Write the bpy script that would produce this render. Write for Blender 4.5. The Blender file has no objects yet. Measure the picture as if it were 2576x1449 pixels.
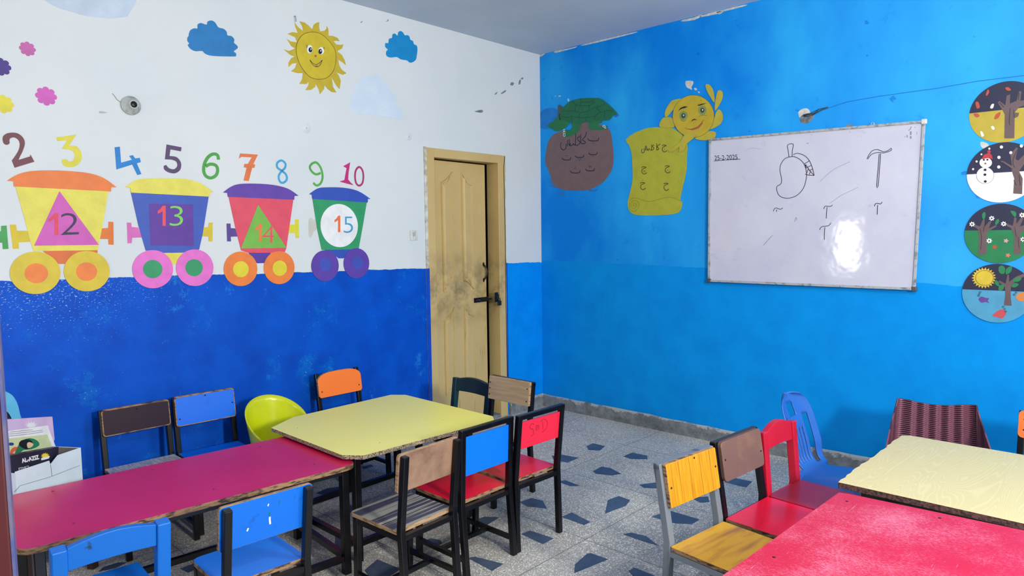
import bpy, math, random
from mathutils import Vector, Matrix
random.seed(7)
PI = math.pi
sc = bpy.context.scene
col = sc.collection
V3 = Vector
# ------------------------------------------------------------------ camera
CP = V3((-4.26184, -3.67733, 1.42143))
YAW, PITCH, ROLL, FPX = math.radians(43.281), math.radians(-4.489), math.radians(-0.710), 1726.0
W, H = 2576.0, 1449.0
fwd = V3((math.cos(YAW)*math.cos(PITCH), math.sin(YAW)*math.cos(PITCH), math.sin(PITCH)))
r0 = V3((math.sin(YAW), -math.cos(YAW), 0)); u0 = r0.cross(fwd)
rgt = r0*math.cos(ROLL)+u0*math.sin(ROLL); upv = -r0*math.sin(ROLL)+u0*math.cos(ROLL)
cam = bpy.data.cameras.new('camera'); co = bpy.data.objects.new('camera', cam); col.objects.link(co)
mw = Matrix((rgt, upv, -fwd)).transposed().to_4x4(); mw.translation = CP; co.matrix_world = mw
cam.sensor_width = 36; cam.lens = FPX/W*36; cam.clip_start = .02
cam.dof.use_dof = True; cam.dof.focus_distance = 3.2; cam.dof.aperture_fstop = 14
sc.camera = co
sc.view_settings.view_transform = 'Standard'; sc.view_settings.look = 'None'
sc.view_settings.gamma = 1; sc.view_settings.use_curve_mapping = False
sc.view_settings.exposure = 0.07
# ------------------------------------------------------------------ light
wd = bpy.data.worlds.new('sky'); sc.world = wd; wd.use_nodes = True
wd.node_tree.nodes['Background'].inputs[0].default_value = (.62, .76, 1, 1)
wd.node_tree.nodes['Background'].inputs[1].default_value = 1.2
def area(name, loc, d, sx, sy, power, c, spread=180):
    l = bpy.data.lights.new(name, 'AREA'); l.shape = 'RECTANGLE'; l.size = sx; l.size_y = sy
    l.energy = power; l.color = c; l.spread = math.radians(spread)
    o = bpy.data.objects.new(name, l); col.objects.link(o); o.location = loc
    o.rotation_euler = V3(d).to_track_quat('-Z', 'Y').to_euler(); return o
area('daylight_front_window', (-3.2, -5.62, 1.95), (0.08, 1, -.10), .38, .44, 146, (1, .965, .86))
area('daylight_side_window', (-5.22, -.75, 1.23), (1, -.05, -.05), .20, .56, 9, (1, .98, .92))
area('fill_high_opening', (-1.15, -5.62, 2.2), (-.15, 1, -.35), 1.0, .7, 32, (1, .97, .88))  # added fill for floor and tabletops; no such opening known
pl_ = bpy.data.lights.new('bulb_glow', 'POINT'); pl_.energy = 62; pl_.shadow_soft_size = .05; pl_.color = (1, .97, .88)
po_ = bpy.data.objects.new('bulb_glow', pl_); col.objects.link(po_); po_.location = (-2.15, -3.75, 2.6)
# ------------------------------------------------------------------ helpers
def lin(c):
    f = lambda v: v/12.92 if v <= .04045 else ((v+.055)/1.055)**2.4
    return tuple(f(v/255) for v in c)+(1,)
class NT:
    def __init__(s, name):
        s.m = bpy.data.materials.new(name); s.m.use_nodes = True; s.t = s.m.node_tree
        s.b = s.t.nodes['Principled BSDF']; s.pos = None
    def n(s, k, **kw):
        x = s.t.nodes.new(k)
        for a, b in kw.items(): setattr(x, a, b)
        return x
    def L(s, a, b): s.t.links.new(a, b)
    def put(s, sock, v):
        if isinstance(v, bpy.types.NodeSocket): s.L(v, sock)
        elif v is not None: sock.default_value = v
    def math(s, op, a, b=None, c=None, clamp=False):
        x = s.n('ShaderNodeMath', operation=op, use_clamp=clamp)
        s.put(x.inputs[0], a); s.put(x.inputs[1], b)
        if c is not None: s.put(x.inputs[2], c)
        return x.outputs[0]
    def coord(s, world=False, scale=(1, 1, 1)):
        if world: o = s.n('ShaderNodeNewGeometry').outputs['Position']
        else: o = s.n('ShaderNodeTexCoord').outputs['Object']
        if scale != (1, 1, 1):
            m = s.n('ShaderNodeMapping'); s.L(o, m.inputs[0]); m.inputs[3].default_value = scale; o = m.outputs[0]
        return o
    def noise(s, vec, scale, detail=4, rough=.6, dist=0):
        x = s.n('ShaderNodeTexNoise'); s.L(vec, x.inputs['Vector'])
        x.inputs['Scale'].default_value = scale; x.inputs['Detail'].default_value = detail
        x.inputs['Roughness'].default_value = rough; x.inputs['Distortion'].default_value = dist
        return x.outputs[0]
    def ramp(s, v, lo, hi):
        x = s.n('ShaderNodeMapRange'); x.clamp = True; s.put(x.inputs[0], v)
        x.inputs[1].default_value = lo; x.inputs[2].default_value = hi
        return x.outputs[0]
    def mix(s, f, a, b):
        x = s.n('ShaderNodeMix', data_type='RGBA'); s.put(x.inputs[0], f)
        s.put(x.inputs[6], a); s.put(x.inputs[7], b); return x.outputs[2]
    def bump(s, h, strength=.3, dist=.002):
        x = s.n('ShaderNodeBump'); x.inputs['Strength'].default_value = strength; x.inputs['Distance'].default_value = dist
        s.L(h, x.inputs['Height']); s.L(x.outputs[0], s.b.inputs['Normal'])
    def done(s, colr, rough=.5, metal=0, spec=.5):
        s.put(s.b.inputs['Base Color'], colr); s.put(s.b.inputs['Roughness'], rough)
        s.b.inputs['Metallic'].default_value = metal; s.b.inputs['Specular IOR Level'].default_value = spec
        return s.m
_mc = {}
def M(name, c, rough=.5, c2=None, scale=8, lo=.55, hi=.62, stretch=(1, 1, 1), bump=0, bscale=60, metal=0, spec=.4, detail=5):
    if name in _mc: return _mc[name]
    t = NT(name); c = lin(c); v = t.coord(scale=stretch)
    if c2 is None: c2 = tuple(x*.82 for x in c[:3])+(1,); lo, hi = .35, .75
    else: c2 = lin(c2)
    k = t.mix(t.ramp(t.noise(v, scale, detail), lo, hi), c, c2)
    if bump: t.bump(t.noise(v, bscale, 3), bump)
    _mc[name] = t.done(k, rough, metal, spec); return _mc[name]
def paper(name, c, rough=.55): return M('paper_'+name, c, rough, tuple(int(x*.95) for x in c), 14, .4, .62, bump=.05, bscale=30)
def tag(o, label=None, cat=None, group=None, kind=None):
    if label: o['label'] = label
    if cat: o['category'] = cat
    if group: o['group'] = group
    if kind: o['kind'] = kind
    return o
def empty(name, loc=(0, 0, 0), rz=0, label=None, cat=None, group=None):
    o = bpy.data.objects.new(name, None); col.objects.link(o); o.empty_display_size = .05
    o.location = loc; o.rotation_euler = (0, 0, rz); return tag(o, label, cat, group)
class MB:
    def __init__(s): s.v = []; s.f = []; s.mi = []; s.sm = []
    def add(s, vs, fs, mi=0, smooth=False):
        b = len(s.v); s.v += [tuple(x) for x in vs]; s.f += [tuple(b+i for i in f) for f in fs]
        s.mi += ([mi]*len(fs) if isinstance(mi, int) else list(mi)); s.sm += [smooth]*len(fs); return s
    def box(s, x0, x1, y0, y1, z0, z1, mi=0):
        vs = [(x, y, z) for x in (x0, x1) for y in (y0, y1) for z in (z0, z1)]
        return s.add(vs, [(0, 1, 3, 2), (4, 6, 7, 5), (0, 4, 5, 1), (2, 3, 7, 6), (0, 2, 6, 4), (1, 5, 7, 3)], mi)
    def bar(s, pts, a, b, side=(1, 0, 0), mi=0):
        P = [V3(p) for p in pts]; side = V3(side).normalized(); vs = []; n = len(P)
        for i, p in enumerate(P):
            d = (P[min(i+1, n-1)]-P[max(i-1, 0)]).normalized()
            sd = (side-d*side.dot(d)).normalized(); o = d.cross(sd).normalized()
            for q, w in ((-1, -1), (1, -1), (1, 1), (-1, 1)): vs.append(p+sd*q*a/2+o*w*b/2)
        fs = [(3, 2, 1, 0), tuple(4*(n-1)+k for k in range(4))]
        for i in range(n-1):
            for k in range(4): fs.append((4*i+k, 4*i+(k+1) % 4, 4*i+4+(k+1) % 4, 4*i+4+k))
        return s.add(vs, fs, mi)
    def tube(s, pts, r, n=10, mi=0, cap=True):
        P = [V3(p) for p in pts]; vs = []; fs = []; m = len(P); ref = None
        for i, p in enumerate(P):
            d = (P[min(i+1, m-1)]-P[max(i-1, 0)]).normalized()
            if ref is None: ref = V3((0, 0, 1)) if abs(d.z) < .9 else V3((1, 0, 0))
            a = (ref-d*ref.dot(d)).normalized(); ref = a; b = d.cross(a); rr = r[i] if isinstance(r, (list, tuple)) else r
            for k in range(n): t = 2*PI*k/n; vs.append(p+a*math.cos(t)*rr+b*math.sin(t)*rr)
        for i in range(m-1):
            for k in range(n): fs.append((i*n+k, i*n+(k+1) % n, i*n+n+(k+1) % n, i*n+n+k))
        if cap: fs += [tuple(reversed(range(n))), tuple(range((m-1)*n, m*n))]
        return s.add(vs, fs, mi, True)
    def prism(s, out, f, mi_top=0, mi_side=0, mi_bot=None):
        n = len(out); vs = [f(a, b, 0) for a, b in out]+[f(a, b, 1) for a, b in out]
        fs = [tuple(reversed(range(n))), tuple(range(n, 2*n))]+[(i, (i+1) % n, n+(i+1) % n, n+i) for i in range(n)]
        return s.add(vs, fs, [mi_top if mi_bot is None else mi_bot, mi_top]+[mi_side]*n)
    def build(s, name, mats, parent=None, bevel=0, seg=2):
        me = bpy.data.meshes.new(name); me.from_pydata(s.v, [], s.f)
        for m in (mats if isinstance(mats, (list, tuple)) else [mats]): me.materials.append(m)
        me.polygons.foreach_set('material_index', s.mi); me.polygons.foreach_set('use_smooth', s.sm); me.update()
        o = bpy.data.objects.new(name, me); col.objects.link(o)
        if parent: o.parent = parent
        if bevel:
            b = o.modifiers.new('bevel', 'BEVEL'); b.width = bevel; b.segments = seg; b.limit_method = 'ANGLE'
        return o
def area2(o): return sum(o[i][0]*o[(i+1) % len(o)][1]-o[(i+1) % len(o)][0]*o[i][1] for i in range(len(o)))
def ccw(o): return list(o) if area2(o) > 0 else list(reversed(o))
def smooth(P, k=4, closed=True):
    n = len(P); out = []
    rng = range(n) if closed else range(n-1)
    for i in rng:
        g = (lambda j: P[j % n]) if closed else (lambda j: P[max(0, min(n-1, j))])
        a, b, c, d = g(i-1), g(i), g(i+1), g(i+2)
        for q in range(k):
            t = q/k
            out.append(tuple(.5*((2*b[m])+(-a[m]+c[m])*t+(2*a[m]-5*b[m]+4*c[m]-d[m])*t*t+(-a[m]+3*b[m]-3*c[m]+d[m])*t**3) for m in (0, 1)))
    if not closed: out.append(tuple(P[-1]))
    return out
def circ(cx, cy, rx, ry=None, n=28, rot=0):
    ry = rx if ry is None else ry; c, s = math.cos(rot), math.sin(rot)
    return [(cx+rx*math.cos(2*PI*i/n)*c-ry*math.sin(2*PI*i/n)*s, cy+rx*math.cos(2*PI*i/n)*s+ry*math.sin(2*PI*i/n)*c) for i in range(n)]
def rrect(x0, x1, y0, y1, r, n=4, rs=None):
    rs = rs or (r, r, r, r); o = []
    for (cx, cy, a0, rr) in ((x1, y1, 0, rs[0]), (x0, y1, 90, rs[1]), (x0, y0, 180, rs[2]), (x1, y0, 270, rs[3])):
        sx = -1 if cx == x1 else 1; sy = -1 if cy == y1 else 1
        if rr <= 0: o.append((cx, cy)); continue
        for i in range(n+1):
            a = math.radians(a0+90*i/n); o.append((cx+sx*rr+rr*math.cos(a), cy+sy*rr+rr*math.sin(a)))
    return o
# --- flat pieces on a plane -------------------------------------------------
class Plane:
    def __init__(s, O, U, Vv):
        s.O = V3(O); s.U = V3(U).normalized(); s.V = V3(Vv).normalized(); s.N = s.U.cross(s.V)
    def uv(s, p):
        d = fwd+rgt*((p[0]-W/2)/FPX)-upv*((p[1]-H/2)/FPX); t = (s.O-CP).dot(s.N)/d.dot(s.N)
        q = CP+d*t-s.O; return (q.dot(s.U), q.dot(s.V))
    def mat(s, a):
        m = Matrix((s.U, s.V, s.N)).transposed().to_4x4(); m.translation = s.O+s.U*a[0]+s.V*a[1]; return m
A = Plane((0, 0, 0), (1, 0, 0), (0, 0, 1))       # wall with the door
B = Plane((0, 0, 0), (0, -1, 0), (0, 0, 1))      # wall with the whiteboard
def Tr(ox, oy, sc_): return lambda P: [(ox+x/sc_, oy+y/sc_) for x, y in P]
T1 = Tr(0, 0, 3.623); T2 = Tr(0, 310, 3.2196); T3 = Tr(540, 330, 3.2196); T4 = Tr(680, 0, 3.623)
T6 = Tr(1350, 180, 3.814); T7 = Tr(1760, 200, 2.683); T8 = Tr(2360, 180, 2.2315)
def uvs(pl, P): return [pl.uv(p) for p in P]
class Deco:
    """things stuck on a wall; root is an Empty when parts are wanted, else the first mesh"""
    def __init__(s, pl, name, anchor, label=None, cat=None, group=None, single=False):
        s.pl = pl; s.a = pl.uv(anchor); s.name = name; s.meta = (label, cat, group); s.root = None; s.single = single
        if not single:
            s.root = empty(name, label=label, cat=cat, group=group); s.root.matrix_world = pl.mat(s.a)
    def _fin(s, mb, name, mats, parent, **k):
        if s.single and s.root is None:
            o = mb.build(s.name, mats, None, **k); o.matrix_world = s.pl.mat(s.a); tag(o, *s.meta); s.root = o; return o
        return mb.build(name, mats, parent or s.root, **k)
    def poly(s, name, P, mat, z=0.0006, th=.0008, sm=0, uv=False, parent=None, mb=None):
        if not uv: P = uvs(s.pl, P)
        if sm: P = smooth(P, sm)
        P = ccw([(x-s.a[0], y-s.a[1]) for x, y in P]); m = mb or MB()
        m.prism(P, lambda a, b, t: (a, b, z+t*th))
        return m if mb else s._fin(m, name, mat, parent)
    def lines(s, name, LL, mat, w=.003, z=.0016, th=.0004, sm=3, uv=False, parent=None, mb=None):
        m = mb or MB()
        for l in LL:
            closed = False; ww = w
            if isinstance(l, tuple): l, opt = l; closed = opt.get('c', False); ww = opt.get('w', w)
            P = l if uv else uvs(s.pl, l)
            if sm: P = smooth(P, sm, closed)
            P = [(x-s.a[0], y-s.a[1]) for x, y in P]
            n = len(P); vs = []
            for i in range(n):
                if closed: a, b = P[i-1], P[(i+1) % n]
                else: a, b = P[max(0, i-1)], P[min(n-1, i+1)]
                dx, dy = b[0]-a[0], b[1]-a[1]; L = math.hypot(dx, dy) or 1; nx, ny = -dy/L*ww/2, dx/L*ww/2
                vs += [(P[i][0]-nx, P[i][1]-ny, z), (P[i][0]+nx, P[i][1]+ny, z), (P[i][0]+nx, P[i][1]+ny, z+th), (P[i][0]-nx, P[i][1]-ny, z+th)]
            fs = []
            for i in range(n if closed else n-1):
                j = (i+1) % n
                for k in range(4): fs.append((4*i+k, 4*j+k, 4*j+(k+1) % 4, 4*i+(k+1) % 4))
            if not closed: fs += [(0, 1, 2, 3), (4*n-1, 4*n-2, 4*n-3, 4*n-4)]
            m.add(vs, fs)
        return m if mb else s._fin(m, name, mat, parent)
    def text(s, name, string, box, mat, z=.0022, th=.0006, bold=0., uv=False, parent=None):
        cu = bpy.data.curves.new('t', 'FONT'); cu.body = string; cu.offset = bold; cu.resolution_u = 4
        o = bpy.data.objects.new('t', cu); col.objects.link(o); bpy.context.view_layer.update()
        me = bpy.data.meshes.new_from_object(o.evaluated_get(bpy.context.evaluated_depsgraph_get()))
        bpy.data.objects.remove(o)
        xs = [v.co.x for v in me.vertices]; ys = [v.co.y for v in me.vertices]
        q = box if uv else uvs(s.pl, box)      # box: tl, tr, bl corners
        tl, tr, bl = [(a-s.a[0], b-s.a[1]) for a, b in q]
        vs = []
        for v in me.vertices:
            a = (v.co.x-min(xs))/(max(xs)-min(xs)); b = (v.co.y-min(ys))/(max(ys)-min(ys))
            vs.append((bl[0]+(tr[0]-tl[0])*a+(tl[0]-bl[0])*b, bl[1]+(tr[1]-tl[1])*a+(tl[1]-bl[1])*b))
        n = len(vs); F = [tuple(p.vertices) for p in me.polygons]; mb = MB()
        mb.add([(x, y, z+th) for x, y in vs]+[(x, y, z) for x, y in vs], F+[tuple(n+i for i in reversed(f)) for f in F])
        bpy.data.meshes.remove(me)
        return s._fin(mb, name, mat, parent)
    def disc(s, name, c, hpx, mat, z=.0006, th=.0008, parent=None, n=40, kx=1):
        u = s.pl.uv(c); r = abs(s.pl.uv((c[0], c[1]-hpx/2))[1]-s.pl.uv((c[0], c[1]+hpx/2))[1])/2
        return s.poly(name, circ(u[0], u[1], r*kx, r, n), mat, z, th, uv=True, parent=parent)

# ================================================================== SETTING
XB, YF, HC = -5.2, -5.6, 2.85
def wall_mat(name, which):
    t = NT(name); p = t.coord(True); sp = t.n('ShaderNodeSeparateXYZ'); t.L(p, sp.inputs[0]); X, Y, Z = sp.outputs
    wob = t.math('MULTIPLY', t.math('SUBTRACT', t.noise(p, 6, 5, .7), .5), .03)
    if which == 'A':
        line = t.math('ADD', t.math('ADD', t.math('MULTIPLY', X, -.022), 1.166), wob)
        right = t.math('GREATER_THAN', X, -.42)
        line = t.math('ADD', line, t.math('MULTIPLY', right, .022))
    else:
        line = t.math('ADD', t.math('ADD', t.math('MULTIPLY', t.math('POWER', t.math('ABSOLUTE', Y), 1.6), -.0155), 1.205), wob)
    low = t.math('LESS_THAN', Z, line)
    big = t.noise(p, 1.7, 3, .55); mid = t.noise(p, 5, 5, .6); fine = t.noise(p, 60, 3, .6)
    speck = t.noise(p, 34, 2, .5)
    if which == 'A':
        up = t.mix(t.ramp(big, .35, .7), lin((208, 213, 217)), lin((200, 208, 213)))
        sm = t.math('MULTIPLY', t.math('GREATER_THAN', t.noise(p, 9, 6, .75), .70), t.math('MULTIPLY', t.math('LESS_THAN', Z, 1.75), .6))
        up = t.mix(sm, up, lin((150, 152, 150)))
        dk = t.ramp(t.noise(p, 21, 5, .8), .735, .76)
        up = t.mix(t.math('MULTIPLY', dk, .8), up, lin((120, 122, 122)))
        b1 = t.mix(t.ramp(mid, .4, .75), lin((0, 80, 194)), lin((0, 62, 168)))
        b1 = t.mix(t.math('MULTIPLY', t.ramp(t.noise(p, 2.6, 9, .82), .57, .61), .55), b1, lin((0, 104, 190)))
        b1 = t.mix(t.math('MULTIPLY', t.ramp(t.noise(t.coord(True, (1, 1, .7)), 4.3, 8, .8), .60, .635), .5), b1, lin((30, 128, 214)))
        # scattered chips where the blue has flaked off
        area_ = t.math('MULTIPLY', t.ramp(t.noise(p, 2.6, 5, .75), .44, .7), .8)
        topb = t.ramp(Z, .75, 1.15)
        msk = t.math('MAXIMUM', area_, t.math('MULTIPLY', topb, t.ramp(X, -2.3, -3.2)))
        st = t.coord(True, (.75, 1, 1.7))
        fl = t.math('GREATER_THAN', t.noise(st, 105, 3, .66), t.math('SUBTRACT', .765, t.math('MULTIPLY', msk, .153)))
        b1 = t.mix(t.math('MULTIPLY', fl, .85), b1, lin((170, 205, 232)))
        fl2 = t.math('GREATER_THAN', t.noise(p, 17, 6, .8), .725)
        b1 = t.mix(t.math('MULTIPLY', fl2, .7), b1, lin((190, 210, 225)))
        b2 = t.mix(t.ramp(mid, .4, .7), lin((0, 142, 238)), lin((0, 128, 226)))
        lo_ = t.mix(right, b1, b2)
    else:
        patch = t.noise(t.coord(True, (1, 1.1, .6)), 1.5, 4, .55)
        up = t.mix(t.ramp(patch, .38, .66), lin((0, 124, 222)), lin((36, 162, 236)))
        up = t.mix(t.math('MULTIPLY', t.ramp(Y, -1.6, -3.1), .40), up, lin((70, 178, 236)))  # light falling on the right part painted into the blue
        up = t.mix(t.math('MULTIPLY', t.ramp(t.noise(p, 8, 6, .7), .6, .72), .35), up, lin((0, 92, 196)))
        spots = t.math('GREATER_THAN', t.noise(p, 11, 4, .6), .70)
        up = t.mix(t.math('MULTIPLY', spots, .5), up, lin((0, 80, 180)))
        lo_ = t.mix(t.ramp(mid, .35, .7), lin((0, 144, 228)), lin((0, 132, 218)))
        fl = t.math('GREATER_THAN', t.noise(p, 26, 4, .7), .77)
        lo_ = t.mix(t.math('MULTIPLY', fl, .5), lo_, lin((0, 70, 150)))
        wl = t.math('GREATER_THAN', t.noise(p, 30, 3, .7), .79)
        up = t.mix(t.math('MULTIPLY', wl, .7), up, lin((190, 220, 240)))
    c = t.mix(low, up, lo_)
    h = t.math('ADD', t.math('MULTIPLY', mid, 2.2), t.math('ADD', t.math('MULTIPLY', fine, .25), t.math('MULTIPLY', low, .3)))
    t.bump(h, .35, .004)
    return t.done(c, t.mix(low, (.6,)*3+(1,), (.5 if which == 'A' else .6,)*3+(1,)), spec=.12)
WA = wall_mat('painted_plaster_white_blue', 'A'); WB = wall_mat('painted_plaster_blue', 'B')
white_pl = M('plain_plaster', (205, 210, 214), .6, (190, 197, 204), 2, .35, .7, bump=.2, bscale=8)
ceil_m = M('ceiling_plaster', (196, 208, 222), .7, (182, 196, 212), 1.3, .35, .7, bump=.15, bscale=5)
# floor: terrazzo tiles with dark slate pieces
t = NT('terrazzo'); p = t.coord(True)
vo = t.n('ShaderNodeTexVoronoi'); t.L(p, vo.inputs['Vector']); vo.inputs['Scale'].default_value = 150
sp = t.n('ShaderNodeSeparateXYZ'); t.L(vo.outputs['Color'], sp.inputs[0])
base = t.mix(t.ramp(t.noise(p, 1.6, 4), .35, .68), lin((186, 181, 172)), lin((160, 156, 150)))
chip = t.math('GREATER_THAN', sp.outputs[0], .45)
inner = t.math('LESS_THAN', vo.outputs['Distance'], .46)
c = t.mix(t.math('MULTIPLY', chip, t.math('MULTIPLY', inner, .8)), base, lin((250, 246, 238)))
chip2 = t.math('MULTIPLY', t.math('LESS_THAN', sp.outputs[1], .22), inner)
c = t.mix(t.math('MULTIPLY', chip2, .6), c, lin((62, 64, 70)))
ps = t.n('ShaderNodeSeparateXYZ'); t.L(p, ps.inputs[0])
def joint(o, off):
    a = t.math('MODULO', t.math('ADD', o, off), .66); a = t.math('ABSOLUTE', t.math('SUBTRACT', a, .33)); return t.math('GREATER_THAN', a, .3272)
j = t.math('MAXIMUM', joint(ps.outputs[0], 1.125+6.6), joint(ps.outputs[1], 1.135+6.6))
c = t.mix(t.math('MULTIPLY', j, .6), c, lin((66, 66, 70)))
t.bump(t.math('MULTIPLY', j, -1.0), .3, .002)
terr = t.done(c, t.mix(t.ramp(t.noise(p, 3, 4), .3, .7), (.42,)*3+(1,), (.6,)*3+(1,)), spec=.35)
slate = M('slate', (66, 80, 102), .42, (82, 96, 116), 18, .4, .7, bump=.1)
fl = MB(); fl.box(XB-.1, .1, YF-.1, .1, -.1, 0)
F0 = Plane((0, 0, 0), (1, 0, 0), (0, 1, 0))
T5 = Tr(880, 920, 2.738); T6b = Tr(1380, 980, 3.09); T9 = Tr(680, 1080, 3.926)
shards = [T6b(q) for q in (
 [(295, 440), (345, 418), (440, 440), (400, 475), (310, 470)], [(580, 520), (650, 490), (770, 515), (768, 542), (640, 540)],
 [(25, 515), (95, 505), (235, 530), (150, 568), (40, 550)], [(344, 635), (410, 600), (480, 610), (565, 655), (490, 668), (370, 655)],
 [(70, 715), (130, 705), (245, 748), (170, 752)], [(705, 740), (830, 722), (880, 770), (740, 765)],
 [(460, 860), (545, 828), (635, 860), (600, 905), (438, 965)], [(100, 990), (180, 955), (325, 1030), (275, 1055)],
 [(800, 990), (880, 960), (935, 940), (1175, 1010), (1115, 1048), (980, 1040)], [(580, 1125), (640, 1112), (760, 1140), (855, 1215), (730, 1180)],
 [(205, 1360), (300, 1275), (330, 1272), (465, 1320), (200, 1428)], [(620, 1410), (670, 1385), (830, 1449), (700, 1500)],
 [(1365, 720), (1430, 685), (1585, 715), (1535, 762)], [(1105, 840), (1240, 832), (1250, 875), (1180, 880)])]
shards += [T5(q) for q in ([(1170, 940), (1250, 912), (1330, 930), (1357, 985), (1220, 970)], [(1180, 1160), (1240, 1135), (1405, 1190), (1330, 1230)],
 [(812, 1325), (860, 1315), (1058, 1365), (980, 1415)], [(870, 1060), (930, 1040), (1030, 1045), (950, 1095), (860, 1100)],
 [(497, 1225), (550, 1190), (620, 1200), (637, 1225), (570, 1257)], [(100, 1410), (190, 1335), (350, 1400), (280, 1449), (130, 1449)])]
shards += [T9(q) for q in ([(640, 1060), (680, 1040), (835, 1140), (770, 1185), (640, 1160)], [(710, 770), (780, 740), (850, 790), (820, 830), (760, 810)])]
SH = [uvs(F0, s_) for s_ in shards]
cen = [(sum(a for a, _ in s_)/len(s_), sum(b for _, b in s_)/len(s_)) for s_ in SH]
tries = 0
while tries < 900:
    tries += 1; x, y = random.uniform(-5.1, -.1), random.uniform(-5.5, -.1)
    if -3.1 < x < -.9 and -2.6 < y < -.9: continue
    if (x > -1.35 and y > -2.45) or min(math.hypot(x-a, y-b) for a, b in cen) < .26: continue
    n = random.randint(4, 6); ph = random.random()*6; e = random.uniform(.5, .9); rr = random.uniform(.05, .085)
    SH.append([(x+rr*random.uniform(.8, 1.2)*math.cos(ph+2*PI*k/n), y+e*rr*random.uniform(.8, 1.2)*math.sin(ph+2*PI*k/n)) for k in range(n)])
    cen.append((x, y))
for s_ in SH: fl.prism(ccw(s_), lambda a, b, q: (a, b, -.002+q*.0028), 1, 1)
tag(fl.build('floor', [terr, slate]), kind='structure')
tag(MB().box(XB-.1, .1, YF-.1, .1, HC, HC+.1).build('ceiling', ceil_m), kind='structure')
# door opening
DX0, DX1, DZ = -1.20, -.425, 2.02      # outer size of the frame
w = MB(); w.box(XB-.12, DX0, 0, .14, 0, HC).box(DX0, DX1, 0, .14, DZ, HC).box(DX1, .14, 0, .14, 0, HC)
wall_l = tag(w.build('wall_left', WA), kind='structure')
wall_r = tag(MB().box(0, .14, YF-.14, 0, 0, HC).build('wall_right', WB), kind='structure')
def holed(name, mat, hole, fn):
    m = MB(); a0, a1, z0, z1, A0, A1 = hole
    for q in ((A0, a0, 0, HC), (a1, A1, 0, HC), (a0, a1, 0, z0), (a0, a1, z1, HC)): fn(m, *q)
    return tag(m.build(name, mat), kind='structure')
mf = MB()
for q in ((XB-.14, -3.55, 0, HC), (-2.85, -1.7, 0, HC), (-.6, .14, 0, HC), (-3.55, -2.85, 0, 1.55), (-3.55, -2.85, 2.35, HC), (-1.7, -.6, 0, 1.8), (-1.7, -.6, 2.6, HC)):
    mf.box(q[0], q[1], YF-.14, YF, q[2], q[3])
tag(mf.build('wall_front', white_pl), kind='structure')
mb_ = MB()
for q in ((YF, -.90, 0, HC), (-.60, 0, 0, HC), (-.90, -.60, 0, .90), (-.90, -.60, 1.56, HC)): mb_.box(XB-.14, XB, q[0], q[1], q[2], q[3])
tag(mb_.build('wall_back', white_pl), kind='structure')
iron = M('window_iron', (70, 76, 84), .5)
def window(name, ax, a0, a1, z0, z1, d0, d1):
    r = empty(name); tag(r, kind='structure')
    def bx(m, p0, p1, q0, q1):
        if ax == 'x': m.box(p0, p1, d0, d1, q0, q1)
        else: m.box(d0, d1, p0, p1, q0, q1)
    m = MB()
    for q in ((a0, a0+.03, z0, z1), (a1-.03, a1, z0, z1), (a0, a1, z0, z0+.03), (a0, a1, z1-.03, z1)): bx(m, *q)
    m.build('window_frame', iron, r)
window('window_1', 'x', -3.55, -2.85, 1.55, 2.35, YF-.10, YF-.04)
window('window_2', 'y', -.90, -.60, .90, 1.56, XB-.10, XB-.04)
window('fill_window', 'x', -1.7, -.6, 1.8, 2.6, YF-.10, YF-.04)  # unseen window frame added around the high fill light
# skirting
t = NT('rough_cement'); p = t.coord(True); sp = t.n('ShaderNodeSeparateXYZ'); t.L(p, sp.inputs[0])
c = t.mix(t.ramp(t.noise(p, 14, 6, .75), .35, .65), lin((140, 145, 149)), lin((96, 102, 108)))
e = t.math('ADD', sp.outputs[2], t.math('MULTIPLY', t.math('SUBTRACT', t.noise(p, 9, 6, .8), .5), .16))
c = t.mix(t.math('MULTIPLY', t.math('GREATER_THAN', e, .088), .75), c, lin((186, 190, 190)))
t.bump(t.noise(p, 40, 6, .8), .7, .006); cement = t.done(c, .8, spec=.2)
def skirting(name, pts, hgt):
    # irregular cement strip: pts (x, y) inner line; normal towards the room is given
    m = MB(); (x0, y0), (x1, y1), nx, ny = pts; n = 60; vs = []; fs = []
    for i in range(n+1):
        f = i/n; x = x0+(x1-x0)*f; y = y0+(y1-y0)*f; hh = hgt+random.uniform(-.004, .004); th = .022+random.uniform(-.002, .002)
        for (o, z) in ((0, 0), (th, 0), (th*.95, hh-.008), (0.004, hh)): vs.append((x+nx*o, y+ny*o, z))
    for i in range(n):
        for k in range(4): fs.append((4*i+k, 4*i+4+k, 4*i+4+(k+1) % 4, 4*i+(k+1) % 4))
    fs += [(0, 1, 2, 3), (4*n+3, 4*n+2, 4*n+1, 4*n)]
    m.add(vs, fs); return tag(m.build(name, cement), kind='structure')
skirting('baseboard_right', ((0, -5.6), (0, 0), -1, 0), .098)
skirting('baseboard_left', ((XB, 0), (DX0-.01, 0), 0, -1), .10)
skirting('baseboard_corner', ((DX1+.012, 0), (0, 0), 0, -1), .10)
# threshold behind the door
tag(MB().box(DX0, DX1, 0.001, .14, 0, .025).box(DX0-.1, DX1+.1, .14, 1.2, -.05, .02).build('trim_1', cement), kind='structure')
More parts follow.
